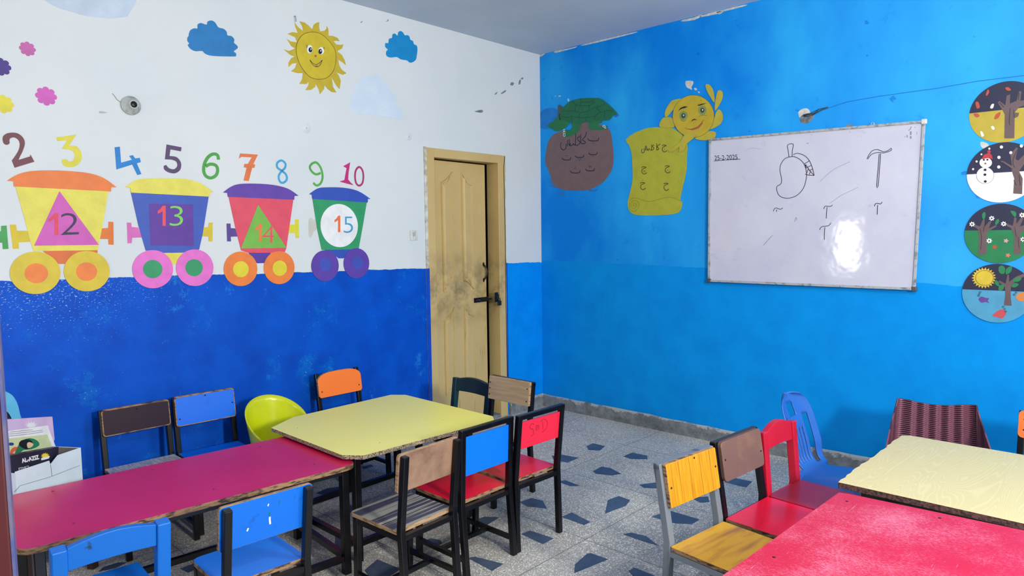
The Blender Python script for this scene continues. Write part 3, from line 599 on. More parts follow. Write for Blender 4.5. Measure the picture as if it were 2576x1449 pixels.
for px_, r_, lb in (((771, 322), .031, 'round painted-over cover plate on the white wall below the sun'), ((1028, 344), .026, 'round painted-over cover plate near the top of the door')):
    u = A.uv(px_); o = lathe([(.001, .0008), (r_*.90, .0008), (r_*.93, .0002), (r_*.96, .0014), (r_, .0002)], 32).build('cover_plate', M('painted_cover', (208, 214, 220), .5)); o.matrix_world = A.mat(u); tag(o, lb, 'cover plate')
    MB().tube([(0, 0, .0005), (0, 0, .0018)], .0022, 8).build('screw', black, o)
# ================================================================== WALL B THINGS
d = Deco(B, 'rock_poster', T6([(410, 800)])[0], 'brown paper rock with Urdu letters under the green turtle', 'paper cut-out')
rk = paper('rock', (112, 92, 98))
d.poly('rock', T6([(160, 605), (250, 570), (340, 555), (410, 500), (480, 488), (600, 505), (680, 540), (715, 600), (735, 750), (738, 860), (715, 960), (640, 1060), (560, 1110), (470, 1140), (300, 1140), (180, 1105), (145, 1040), (120, 960), (85, 880), (90, 780), (110, 680)]), rk, sm=3, z=.001)
def be(x, y, s=1, dots=(), w=46, mark_=None):
    L = [([(x+w*s*a, y+b*s) for a, b in ((1, -16), (1.02, 2), (.7, 14), (0, 17), (-.7, 12), (-1.0, 0), (-1.0, -10))], {})]
    for dx, dy in dots: L.append(([(x+dx-4, y+dy), (x+dx+4, y+dy+1)], {'w': .0042}))
    if mark_ == 'tt': L.append(([(x-8, y-20), (x-8, y-42), (x-8, y-26), (x+2, y-32), (x+10, y-26), (x-6, y-20)], {'w': .002}))
    return L
def T6L(L, wd): return [(T6(a), dict({'w': wd}, **o)) for a, o in L]
g = []
g += be(545, 650, 1.0, [(0, 40)], 50)                                                  # be
g += [([(478, 580), (470, 620), (440, 655), (470, 675), (460, 690), (430, 690)], {}), ([(425, 600), (425, 690)], {})]       # kaf alif
g += [([(418, 625), (395, 635), (400, 660), (420, 680), (390, 710), (372, 700)], {}), ([(378, 590), (376, 650), (372, 700), (360, 706)], {}), ([(402, 612), (408, 614)], {'w': .004})]
g += [([(360, 706), (352, 690), (345, 706), (320, 712), (332, 690)], {}), ([(348, 668), (354, 669)], {'w': .004}), ([(315, 650), (318, 712), (312, 690)], {}), ([(298, 655), (300, 715)], {}), ([(285, 690), (282, 735), (258, 752), (235, 735), (232, 700), (240, 680)], {}), ([(256, 700), (262, 702)], {'w': .004})]
g += be(542, 785, .8, [(0, 30)], 48)+be(413, 812, .8, [(-8, 30), (8, 30), (0, 42)], 48)+be(288, 835, .85, [(-7, -28), (9, -28)], 46)
g += be(514, 940, .8, (), 50, 'tt')+be(372, 960, .85, [(-9, -28), (9, -28), (0, -42)], 52)
for q in T6L(g, .0066): d.lines('letter', [q], M('navy_ink', (20, 28, 60), .5), z=.002)
td = Deco(B, 'paper_turtle', T6([(480, 380)])[0], 'green paper turtle stuck on top of the brown paper rock', 'paper turtle')
tg = paper('turtle', (18, 104, 72)); tg2 = paper('turtle2', (24, 112, 72))
def curl(o, x0, k):   # paper lifting off the wall towards -x
    for v in o.data.vertices:
        if v.co.x < x0: v.co.z += k*(x0-v.co.x)**2
td.poly('head', T6([(110, 520), (135, 490), (160, 482), (200, 430), (235, 400), (250, 460), (300, 480), (320, 490), (290, 530), (240, 565), (190, 572), (140, 545)]), tg2, sm=3, z=.003)
td.poly('front_leg', T6([(330, 480), (420, 490), (412, 560), (370, 600), (320, 620), (270, 628), (258, 600), (268, 560), (320, 560), (345, 530)]), tg2, sm=3, z=.003)
td.poly('rear_leg', T6([(510, 470), (560, 440), (620, 440), (630, 490), (600, 500), (590, 520), (640, 530), (680, 520), (670, 550), (600, 560), (520, 555), (500, 520)]), tg2, sm=3, z=.003)
td.poly('tail', T6([(232, 470), (215, 440), (205, 350), (215, 318), (240, 330), (258, 360)]), paper('tail', (70, 86, 92)), sm=2, z=.003)
td.poly('shell', T6([(255, 350), (320, 290), (420, 258), (560, 254), (620, 262), (680, 305), (740, 360), (778, 408), (740, 420), (700, 465), (630, 470), (560, 475), (460, 490), (400, 505), (340, 488), (240, 460), (230, 400)]), tg, sm=3, z=.004)
td.lines('shell_lines', [T6(q) for q in ([(430, 258), (428, 285), (450, 295), (530, 290), (548, 262)], [(320, 292), (350, 290), (380, 320), (430, 328), (510, 325), (548, 300), (545, 290)], [(240, 380), (300, 380), (360, 378), (420, 395), (500, 380), (560, 345), (650, 320), (655, 300)], [(380, 320), (370, 378)], [(510, 325), (500, 380)], [(240, 430), (300, 440), (350, 430), (420, 445), (480, 440), (560, 430), (600, 400), (680, 375), (740, 378)], [(420, 395), (412, 445)], [(580, 350), (620, 395)], [(660, 380), (650, 450)], [(340, 430), (345, 488)], [(480, 440), (470, 480)], [(560, 430), (560, 465)], [(430, 295), (420, 328)])], ink, w=.0018, z=.0052)
td.lines('claws', [T6(circ(268, 565, 8, 10, 10)), T6(circ(268, 588, 9, 11, 10)), T6(circ(270, 610, 10, 11, 10)), T6(circ(650, 525, 12, 8, 10)), T6(circ(662, 538, 8, 7, 10))], wp, w=.004, z=.0045)
# yellow scroll and character
d = Deco(B, 'paper_scroll', T6([(1150, 950)])[0], 'yellow paper scroll with Urdu letters beside the brown rock', 'paper scroll')
scy = paper('scroll', (170, 170, 50))
d.poly('scroll_sheet', T6([(857, 652), (950, 585), (1080, 540), (1200, 535), (1320, 548), (1440, 660), (1445, 800), (1440, 950), (1410, 1080), (1380, 1225), (1395, 1245), (1395, 1300), (1360, 1355), (1250, 1375), (1050, 1382), (930, 1370), (885, 1325), (875, 1250), (900, 1150), (922, 1040), (920, 900), (912, 780), (885, 700)]), scy, sm=2, z=.002, th=.001)
pen = M('thin_pen', (96, 98, 34), .6)
d.lines('scroll_curl', [T6([(890, 1290), (900, 1235), (930, 1213), (980, 1220), (1080, 1248), (1180, 1225), (1280, 1205), (1395, 1245)]), T6([(890, 1290), (900, 1330), (940, 1342), (975, 1315), (985, 1270), (955, 1235), (920, 1245), (905, 1280), (920, 1310), (950, 1310), (962, 1280), (940, 1262), (925, 1285), (945, 1295)])], pen, w=.0016, z=.0032)
def jim(x, y, s=1, dots=()):
    L = [([(x-20*s, y-22*s), (x-5*s, y-30*s), (x+22*s, y-24*s), (x-8*s, y-10*s), (x-18*s, y+12*s), (x-5*s, y+34*s), (x+15*s, y+34*s), (x+28*s, y+22*s)], {})]
    for dx, dy in dots: L.append(([(x+dx-3, y+dy), (x+dx+3, y+dy+1)], {'w': .004}))
    return L
g = jim(1225, 735, 1, [(5, 12)])+jim(1255, 935, 1.05, [(5, 10)])+jim(1030, 945, 1.05, [(0, 8), (12, 8), (6, 18)])+jim(1242, 1102, 1.05)+jim(1018, 1095, 1.05, [(2, -52)])
g += [([(1190, 695), (1165, 712), (1160, 725), (1175, 740), (1165, 752), (1152, 750)], {}), ([(1155, 690), (1155, 752)], {}), ([(1130, 705), (1112, 715), (1128, 738), (1110, 755), (1100, 750)], {}), ([(1106, 700), (1104, 750), (1090, 752)], {}), ([(1085, 735), (1080, 752), (1066, 755), (1072, 738)], {}), ([(1055, 715), (1060, 755)], {}), ([(1046, 712), (1048, 758)], {}), ([(1038, 735), (1034, 770), (1018, 780), (1008, 765), (1012, 745)], {}), ([(1020, 748), (1026, 749)], {'w': .004})]
for q in T6L(g, .0042): d.lines('letter', [q], ink, z=.0034)
d = Deco(B, 'paper_character', T6([(1508, 430)])[0], 'yellow smiling round paper face with leaf-shaped hair leaning over the scroll', 'paper cut-out')
fy = paper('face_y', (186, 164, 44)); fy2 = paper('hair_y', (182, 168, 58))
for q in ([(1625, 125), (1665, 130), (1700, 190), (1710, 300), (1660, 230), (1630, 170)], [(1715, 375), (1715, 300), (1735, 200), (1760, 180), (1788, 200), (1785, 260), (1750, 330)], [(1700, 470), (1725, 390), (1755, 365), (1785, 400), (1790, 450), (1770, 500), (1710, 540), (1640, 560), (1660, 520)], [(1520, 640), (1600, 590), (1660, 572), (1715, 580), (1722, 610), (1695, 650), (1600, 660)], [(1235, 430), (1240, 370), (1290, 290), (1340, 268), (1420, 262), (1370, 320), (1310, 370), (1260, 430)]):
    d.poly('hair_leaf', T6(q), fy2, sm=3, z=.004)
d.poly('hand', T6([(1185, 530), (1190, 480), (1230, 440), (1310, 450), (1325, 530), (1260, 540)]), fy2, sm=3, z=.0042)
fc = d.poly('face', T6(circ(1508, 430, 200, 204, 40, .0)), fy, z=.0055)
d.lines('face_outline', [(T6(circ(1508, 430, 199, 203, 40)), {'c': True})], ink, w=.0012, z=.0064, sm=0)
eg = paper('eyegreen', (126, 146, 84)); dg = M('pupil_grey', (66, 66, 60), .5)
for (x, y) in ((1413, 425), (1595, 373)):
    e = d.poly('eye', T6(circ(x, y, 40, 44, 20)), eg, z=.0064); d.poly('pupil', T6(circ(x, y, 20, 24, 16)), dg, z=.0073, parent=e); d.poly('glint', T6(circ(x+3, y-4, 6, 8, 10)), wp, z=.0082, parent=e)
d.poly('eyebrow', T6([(1365, 378), (1385, 350), (1420, 335), (1455, 338), (1430, 350), (1395, 358)]), ink, z=.0064); d.poly('eyebrow', T6([(1545, 325), (1580, 312), (1640, 303), (1600, 318), (1560, 330)]), ink, z=.0064)
d.poly('nose', T6([(1483, 485), (1500, 462), (1520, 455), (1548, 468), (1520, 464), (1500, 472)]), ink, z=.0064)
d.poly('mouth', T6([(1440, 550), (1490, 552), (1550, 530), (1590, 490), (1602, 465), (1595, 505), (1560, 545), (1500, 566)]), paper('lips', (170, 90, 60)), z=.0064)
d.lines('face_lines', [T6(q) for q in ([(1432, 538), (1440, 550), (1490, 552), (1550, 530), (1590, 490), (1605, 462)], [(1390, 468), (1415, 478), (1440, 465)], [(1555, 435), (1590, 420), (1635, 420)], [(1585, 270), (1580, 285)])], ink, w=.0014, z=.0072)
d.poly('arm', T6([(1270, 750), (1300, 740), (1380, 680), (1420, 615), (1500, 590), (1545, 580), (1550, 600), (1500, 650), (1440, 700), (1425, 745), (1400, 770), (1370, 770), (1375, 722), (1320, 765), (1280, 775)]), fy2, sm=2, z=.0075, th=.001)
# whiteboard
bq = [(1787, 352), (2325, 306), (2300, 727), (1784, 706)]
BP = Plane((-.022, 0, 0), (0, -1, 0), (0, 0, 1))
d = Deco(BP, 'whiteboard', (2050, 520), 'large whiteboard with a drawn mango and letters T on the blue wall', 'whiteboard')
t = NT('whiteboard_sheet'); p = t.coord()
c = t.mix(t.ramp(t.noise(p, 2.2, 5, .65), .35, .72), lin((200, 200, 218)), lin((186, 187, 209)))
sm_ = t.noise(t.coord(scale=(2.2, 3.4, 1)), 2.4, 6, .75, .6)
c = t.mix(t.math('MULTIPLY', t.ramp(sm_, .62, .74), .45), c, lin((136, 138, 160)))
c = t.mix(t.math('GREATER_THAN', t.noise(p, 26, 3, .6), .765), c, lin((90, 92, 110)))
t.bump(t.math('ADD', t.noise(p, 5, 3), t.math('MULTIPLY', t.noise(p, 24, 4), .12)), .25, .006)
wbm = t.done(c, .09, spec=.5)
q = uvs(BP, bq); q = [(a-d.a[0], b-d.a[1]) for a, b in q]
MB().prism(ccw(q), lambda a, b, s_: (a, b, -.020+s_*.020)).build('board_sheet', wbm, d.root)
alu = M('aluminium', (176, 182, 186), .4, (120, 126, 132), 25, .5, .65, metal=.3)
fm = MB(); qc = q
for i in range(4):
    a, b = V3((*qc[i], .002)), V3((*qc[(i+1) % 4], .002)); dr = (b-a).normalized(); fm.bar([a-dr*.003, b+dr*.003], .012, .014, (0, 0, 1))
fm.build('board_frame', alu, d.root, bevel=.001)
for i in (2, 3, 1): a = qc[i]; MB().box(a[0]-.014, a[0]+.014, a[1]-.014, a[1]+.014, -.008, .0105).build('corner_cap', M('grey_plastic', (70, 78, 84) if i != 1 else (200, 204, 206), .5) if i != 1 else M('pale_plastic', (200, 204, 206), .5), d.root, bevel=.006)
mk = M('marker_ink', (36, 36, 56), .4)
def T7L(*L): return [T7(l) for l in L]
d.lines('mango_drawing', T7L([(640, 520), (610, 522), (575, 535), (550, 570), (542, 610), (553, 670), (548, 705), (522, 722), (522, 750), (535, 780), (565, 798), (610, 800), (660, 780), (700, 735), (718, 680), (722, 630), (705, 570), (670, 535), (636, 520)], [(603, 522), (598, 480), (594, 442), (632, 436), (626, 480), (625, 518)], [(632, 508), (660, 498), (710, 515), (745, 555), (765, 610), (773, 648)], [(773, 648), (735, 645), (712, 638)], [(715, 572), (740, 610), (773, 648)], [(705, 570), (740, 550)], [(725, 595), (752, 580)], [(738, 615), (762, 605)], [(722, 635), (735, 600)], [(740, 642), (748, 620)], [(722, 600), (712, 575)]), mk, w=.0036, z=.0004)
d.lines('hammer_drawing', [(T7([(1132, 530), (1160, 485), (1200, 472), (1240, 488), (1275, 478), (1293, 463), (1292, 480), (1240, 496), (1205, 492), (1160, 505), (1137, 535)]), {'c': True})]+T7L([(1212, 502), (1204, 610), (1195, 718), (1205, 720), (1214, 610), (1222, 500)]), mk, w=.0034, z=.0004, sm=2)
d.lines('letter_marks', T7L([(498, 890), (505, 872), (520, 868), (545, 876), (562, 867)], [(520, 878), (519, 893)], [(838, 875), (846, 856), (868, 856), (888, 855), (896, 846)], [(860, 862), (857, 900), (855, 938)], [(810, 1015), (822, 995), (850, 990), (872, 986), (886, 968)], [(846, 998), (842, 1040), (842, 1082)], [(1180, 856), (1188, 838), (1205, 836), (1222, 840), (1232, 826)], [(1202, 846), (1200, 880), (1199, 912)]), mk, w=.0036, z=.0004)
tb = T7([(100, 514), (255, 506), (102, 546)]); d.text('date', '25-2-2025', tb, mk, z=.0004, th=.0004)
d.lines('underline', T7L([(97, 550), (180, 543), (275, 538)]), mk, w=.0032, z=.0004)
d.lines('ink_blots', [(T7(a), {'w': w_}) for a, w_ in (([(1428, 318), (1424, 332), (1410, 345)], .004), ([(1425, 350), (1425, 374)], .008), ([(1425, 382), (1425, 400)], .008), ([(1400, 375), (1402, 392)], .005), ([(1382, 388), (1390, 386)], .003), ([(1452, 322), (1454, 326)], .004), ([(1465, 352), (1466, 372)], .002), ([(722, 432), (735, 429)], .004), ([(752, 373), (755, 376)], .003), ([(1013, 352), (1016, 356)], .003), ([(305, 482), (350, 463), (418, 470)], .0012), ([(640, 960), (652, 930), (655, 950)], .003), ([(1015, 555), (900, 610), (812, 690)], .002), ([(1070, 728), (960, 780), (880, 835)], .0016), ([(430, 1120), (470, 1075), (495, 1050)], .003))], M('blot', (134, 136, 158), .5), z=.0003)
u_, v_ = BP.uv(T7([(1168, 300)])[0]); MB().add(*(lambda r: (r.v, r.f))(MB().tube([(u_-d.a[0]+.008*math.cos(k*PI/6), v_-d.a[1]+.008*math.sin(k*PI/6), .002) for k in range(13)], .002, 6))).build('hanging_ring', alu, d.root)
# cable over the wall
cb = [B.uv(q) for q in (T7([(760, 245), (800, 215), (850, 200), (930, 172), (1000, 150), (1200, 115), (1450, 80), (1600, 60)])+[(2460, 204), (2576, 190), (2750, 168)])]
m = MB().tube([(-.0015, -a, b) for a, b in cb], .0016, 6)
tag(m.build('cable', M('blue_cable', (30, 120, 200), .5)), 'thin blue painted cable running up over the whiteboard to the right', 'cable')
m = MB(); random.seed(3)
for k in range(5):
    m.tube([(-.003-random.random()*.01, -a-.01*random.random(), b+(random.random()-.5)*.018) for a, b in [B.uv(q) for q in T7([(700, 250), (730, 240), (770, 228), (810, 208), (860, 195)])]], .0016, 5)
tag(m.build('wire_bundle', M('dark_wire', (52, 60, 70), .6)), 'tangle of loose dark wires in the broken hole above the whiteboard', 'wires')
# season circles
def season(i, cz, label, split, topc, botc):
    cpx = (0, 0); cy_ = 3.085
    d = Deco(B, 'season_disc', (0, 0), label, 'paper disc', 'season picture discs at the right edge') if False else None
    d = Deco.__new__(Deco); d.pl = B; d.a = (cy_, cz); d.single = False; d.root = empty('season_disc', label=label, cat='paper disc', group='season picture discs at the right edge'); d.root.matrix_world = B.mat(d.a)
    R_ = .151; a0 = math.asin(split/R_); n = 40
    top = [(cy_+R_*math.cos(a), cz+R_*math.sin(a)) for a in [a0+(PI-2*a0)*k/n for k in range(n+1)]]
    bot = [(cy_+R_*math.cos(a), cz+R_*math.sin(a)) for a in [PI-a0+(PI+2*a0)*k/n for k in range(n+1)]]
    d.poly('sky_half', top, topc, uv=True, z=.001+.0015*i); d.poly('ground_half', bot, botc, uv=True, z=.001+.0015*i); d.z = .0018+.0015*i
    return d
night = paper('night', (36, 38, 66)); bark = paper('bark', (98, 80, 84)); leafm = paper('leaf_or', (176, 76, 56)); leafg = paper('leafg', (34, 120, 76))
d = season(0, 2.003, 'round autumn picture with bare tree and falling leaves, topmost of four discs', .012, night, paper('autumn', (176, 158, 56)))
d.poly('tree', T8([(372, 375), (375, 240), (335, 175), (345, 165), (377, 190), (385, 135), (405, 128), (403, 180), (440, 165), (455, 110), (468, 112), (462, 165), (520, 150), (520, 180), (455, 200), (430, 230), (455, 232), (450, 252), (430, 262), (428, 375)]), bark, z=d.z)
for q in ([(268, 130), (280, 100), (287, 115), (275, 136)], [(376, 92), (395, 88), (410, 104), (390, 108)], [(210, 175), (225, 170), (235, 200), (218, 208)], [(198, 238), (220, 235), (234, 250), (215, 258)], [(315, 268), (325, 240), (352, 228), (340, 260)]): d.poly('leaf', T8(q), leafm, z=d.z, sm=2)
for q in ([(292, 205), (300, 185), (314, 182), (308, 206)], [(297, 312), (308, 305), (318, 320), (308, 328)], [(237, 335), (250, 340), (258, 360), (244, 365)]): d.poly('leaf', T8(q), wp, z=d.z, sm=2)
d.lines('bark_lines', [T8(q) for q in ([(405, 205), (400, 280), (405, 300)], [(345, 175), (370, 200)], [(425, 215), (428, 260)], [(455, 120), (450, 160)])], ink, w=.002, z=d.z+.001)
d = season(1, 1.702, 'round winter picture with snowman and bare tree, second of four discs', .0, night, paper('snow', (222, 224, 230)))
d.poly('tree', T8([(422, 685), (428, 600), (410, 545), (350, 505), (362, 500), (415, 530), (405, 465), (440, 425), (448, 432), (435, 490), (450, 500), (510, 440), (510, 480), (455, 560), (475, 600), (472, 688)]), bark, z=d.z)
sn = d.poly('snowman', T8(circ(265, 583, 49, 46, 28)), paper('snowm', (230, 232, 236)), z=d.z); d.poly('snowman_head', T8(circ(268, 512, 35, 29, 24)), paper('snowm', (230, 232, 236)), z=d.z+.0008)
d.lines('outline', [(T8(circ(265, 583, 49, 46, 28)), {'c': True})], M('grey_pen', (120, 124, 130), .6), w=.0014, z=d.z+.001)
d.poly('hat', T8([(245, 493), (258, 468), (287, 455), (302, 470), (308, 492), (280, 486)]), paper('hat', (176, 52, 62)), z=d.z+.0016); d.poly('hat', T8(circ(287, 450, 10, 8, 12)), paper('hat', (176, 52, 62)), z=d.z+.0016)
for q in ((258, 496), (278, 495)): d.poly('eye', T8(circ(q[0], q[1], 6, 5, 10)), ink, z=d.z+.0018)
d.poly('nose', T8([(258, 520), (266, 510), (274, 520)]), paper('brownnose', (110, 80, 50)), z=d.z+.0018)
for q in ((265, 552), (264, 579), (266, 617)): d.poly('button', T8(circ(q[0], q[1], 8, 7, 10)), ink, z=d.z+.0018)
for q in ((356, 424, 9), (409, 456, 9), (468, 418, 9), (342, 482, 9), (341, 536, 9), (288, 433, 6), (244, 465, 5), (217, 505, 6), (197, 548, 6)): d.poly('snowflake', T8(circ(q[0], q[1], q[2], q[2], 12)), wp, z=d.z)
d.lines('bark_lines', [T8(q) for q in ([(445, 440), (420, 500), (430, 540)], [(360, 510), (420, 550)], [(455, 580), (462, 640)], [(425, 610), (440, 640)])], ink, w=.002, z=d.z+.001)
d = season(2, 1.394, 'round spring picture with two blossoming trees on green, third of four discs', .017, night, paper('spring', (30, 118, 74)))
for q in ([(228, 1030), (230, 920), (225, 885), (190, 862), (196, 855), (235, 870), (250, 835), (262, 825), (262, 870), (290, 838), (300, 842), (285, 880), (325, 862), (330, 870), (275, 900), (272, 1025)], [(425, 1025), (428, 920), (410, 880), (375, 860), (382, 852), (420, 866), (428, 820), (440, 820), (440, 855), (470, 815), (480, 822), (460, 870), (520, 850), (520, 870), (462, 905), (468, 1022)]): d.poly('tree', T8(q), bark, z=d.z)
for q in ([(250, 825), (248, 800), (262, 788), (268, 805), (260, 828)], [(322, 862), (325, 835), (342, 828), (340, 850)], [(432, 818), (412, 795), (408, 782), (432, 785), (440, 800)]): d.poly('leaf', T8(q), leafg, z=d.z, sm=2)
for q in ((302, 824), (192, 857), (369, 855), (288, 950), (472, 806), (478, 942)):
    x, y = q; fl_ = d.poly('blossom', T8([(x+17*(.8+.2*math.cos(7*a))*math.cos(a), y+15*(.8+.2*math.cos(7*a))*math.sin(a)) for a in [2*PI*k/42 for k in range(42)]]), wp, z=d.z+.001); d.poly('blossom_centre', T8(circ(x, y, 5, 5, 8)), dg, z=d.z+.002, parent=fl_)
for q, c_ in (((318, 985), leafm), ((382, 950), paper('pinkf', (206, 150, 160))), ((393, 1031), paper('salmon', (196, 116, 96)))):
    x, y = q; d.poly('fallen_flower', T8([(x+15*(.75+.25*math.cos(5*a))*math.cos(a), y+13*(.75+.25*math.cos(5*a))*math.sin(a)) for a in [2*PI*k/40 for k in range(40)]]), c_, z=d.z)
for q in ([(235, 880), (245, 930), (240, 1000)], [(265, 850), (255, 900)], [(430, 870), (440, 930)], [(450, 930), (455, 990)]): d.lines('bark_line', [T8(q)], ink, w=.0016, z=d.z+.001)
d = season(3, 1.088, 'round summer picture with sun, tree and fish in water, lowest of four discs', .014, night, paper('water', (74, 150, 190)))
ns = 44; d.poly('small_sun', T8([(258+(70 if k % 2 == 0 else 54)*math.cos(2*PI*k/ns), 1158+(60 if k % 2 == 0 else 46)*math.sin(2*PI*k/ns)) for k in range(ns)]), paper('sun2', (206, 180, 56)), z=d.z)
d.lines('sun_outline', [(T8(circ(262, 1158, 50, 42, 28)), {'c': True})], ink, w=.0014, z=d.z+.0012)
d.poly('tree', T8([(370, 1312), (378, 1255), (376, 1210), (340, 1180), (345, 1172), (380, 1190), (390, 1140), (398, 1140), (400, 1180), (440, 1150), (520, 1120), (520, 1135), (440, 1170), (410, 1205), (408, 1250), (414, 1314)]), bark, z=d.z)
for q in ([(345, 1130), (340, 1100), (360, 1088), (378, 1105), (372, 1135)], [(380, 1135), (385, 1105), (415, 1092), (412, 1120), (395, 1135)], [(340, 1180), (320, 1170), (322, 1195), (345, 1205)], [(365, 1225), (340, 1228), (345, 1200), (370, 1198)], [(420, 1175), (440, 1155), (470, 1160), (450, 1180)], [(410, 1205), (430, 1185), (455, 1195), (430, 1212)]): d.poly('leaf', T8(q), leafg, z=d.z+.0008, sm=2)
for q, c_ in (([(228, 1278), (245, 1262), (268, 1270), (288, 1272), (280, 1286), (290, 1300), (268, 1292), (245, 1298)], paper('fishp', (92, 64, 140))), ([(305, 1368), (325, 1350), (350, 1335), (375, 1340), (382, 1362), (360, 1385), (335, 1378), (308, 1372)], paper('fishr', (190, 76, 84))), ([(436, 1262), (460, 1242), (500, 1240), (510, 1275), (470, 1290), (448, 1280)], paper('fisho', (206, 130, 70)))): d.poly('fish', T8(q), c_, z=d.z, sm=2)
d.lines('bubbles', [(T8(circ(x, y, 5, 4, 8)), {'c': True}) for x, y in ((228, 1258), (232, 1248), (237, 1238), (366, 1320), (374, 1332), (380, 1346), (428, 1252), (438, 1240), (448, 1228))], ink, w=.0016, z=d.z+.001)

# ================================================================== FURNITURE
T_blk = M('black_tube', (5, 6, 13), .28, (20, 18, 22), 14, .58, .72, spec=.4)
ply = M('ply_edge', (156, 120, 88), .7, (56, 40, 34), 28, .46, .62, stretch=(1, 1, 4), bump=.3)
plyl = M('ply_edge_pale', (176, 142, 108), .7, (110, 84, 62), 25, .45, .65, stretch=(1, 1, 4), bump=.3)
pboard = M('particle_board', (176, 158, 132), .8, (62, 48, 44), 210, .46, .58, bump=.5, bscale=200)
pdark = M('particle_dark', (96, 64, 62), .8, (44, 30, 34), 120, .42, .6, bump=.4, bscale=140)
def lam(name, c, c2, rough=.3, scale=6, lo=.6, hi=.75, **k): return M(name, c, rough, c2, scale, lo, hi, **k)
def seat_board(root, w, d, s, mtop, mside, over=.012, r=.012, th=.016, taper=.0):
    P = rrect(-w/2-over, w/2+over, .015, d+.03, r, 3, rs=(r, r, .003, .003))
    P = [(a*(1-taper*(1-b/d)), b) for a, b in P]
    return MB().prism(P, lambda a, b, q: (a, b, s-th+q*th), 1, 0, 0).build('seat', [mside, mtop], root, bevel=.0012, seg=1)
def screws(bk, pts, y):
    for a, b in pts: MB().tube([(a, y(b)-.001, b), (a, y(b)+.0015, b)], .004, 8).build('screw', M('dark_screw', (20, 16, 18), .5), bk)
def metal_chair(x, y, ang, w, d, s, t, lean, splay, label, seat, back, style='front', zb=.145, tube=T_blk, group='classroom chairs', arc=0, bw=None, scr=(), rails='H', bth=.016, r=.012, over=.012, topbar=False, backrear=None, tw=.025, seatr=.012, face=None):
    root = empty('school_chair', (x, y, 0), math.radians(ang-90), label, 'chair', group)
    hw = tw/2; yl = lambda z: -lean*(z-s)/(t-s) if z > s else -splay*(s-z)/s
    zt = t-(.012 if style == 'frame' else 0)
    for sg in (-1, 1):
        MB().bar([(sg*w/2, -splay, 0), (sg*w/2, 0, s-.01), (sg*w/2, 0, s+.01), (sg*w/2, yl(zt), zt)], tw, tw).build('leg', tube, root, bevel=.003)
        MB().bar([(sg*w/2, d+.004, 0), (sg*w/2, d-.006, s-.018)], tw, tw).build('leg', tube, root, bevel=.003)
    zf = s-.029; m = MB()
    for sg in (-1, 1): m.bar([(sg*w/2, hw-.004, zf), (sg*w/2, d-hw, zf)], .02, .021)
    m.bar([(-w/2+hw, 0, zf), (w/2-hw, 0, zf)], .02, .021, (0, 1, 0)); m.bar([(-w/2+hw, d-.006, zf), (w/2-hw, d-.006, zf)], .02, .021, (0, 1, 0))
    m.build('seat_frame', tube, root)
    zr = .075; m = MB()
    if rails == 'H':
        for sg in (-1, 1): m.bar([(sg*w/2, -splay*.7+hw, zr), (sg*w/2, d-.01, zr)], .018, .018)
        m.bar([(-w/2+.01, d*.5, zr), (w/2-.01, d*.5, zr)], .018, .018, (0, 1, 0))
        m.build('stretcher', tube, root)
    if topbar or style == 'frame': MB().bar([(-w/2-hw, yl(t), t-.006), (w/2+hw, yl(t), t-.006)], tw, .022, (0, 1, 0)).build('top_rail', tube, root, bevel=.003)
    seat_board(root, w, d, s, seat[0], seat[1], over=over, r=seatr)
    z1 = t+.006 if style == 'front' else t-.03; z0 = z1-zb
    if style == 'frame':
        ww = w/2-hw; P = [(-ww, z0), (ww, z0), (ww, z1), (-ww, z1)]
        bk = MB().prism(P, lambda a, b, q: (a, yl(b)+.004-q*.008, b)).build('backrest', [back[0]], root)
    else:
        ww = (bw or w)/2+.012
        if arc:
            z1a = z1-arc; P = [(ww*math.cos(a), z1a+arc*math.sin(a)) for a in [PI*k/16 for k in range(17)]]
            P = [(math.copysign(abs(a/ww)**.6, a)*ww, b) for a, b in P]+[(-ww, z0+.012), (-ww+.012, z0), (ww-.012, z0), (ww, z0+.012)]
        else: P = rrect(-ww, ww, z0, z1, r, 3)
        yy = hw+.001; P = ccw(P); n = len(P)
        vs = [(a, yl(b)+yy, b) for a, b in P]+[(a, yl(b)+yy+bth, b) for a, b in P]
        fs = [tuple(range(n)), tuple(reversed(range(n, 2*n)))]+[(i, n+i, n+(i+1) % n, (i+1) % n) for i in range(n)]
        bk = MB().add(vs, fs, [2, 1]+[0]*n).build('backrest', [back[1], back[0], back[2] if len(back) > 2 else back[0]], root, bevel=.0012, seg=1)
        if face: MB().prism(rrect(-ww+.005, ww-.005, z0+.005, z1-.006, r*.7, 3), lambda a, b, q: (a, yl(b)+yy+bth-.0002+q*.0008, b)).build('laminate_face', face, bk)
        screws(bk, [(a*ww, z0+b*(z1-z0)) for a, b in scr], lambda z: yl(z)+yy+bth)
    return root, yl, z0, z1, bk
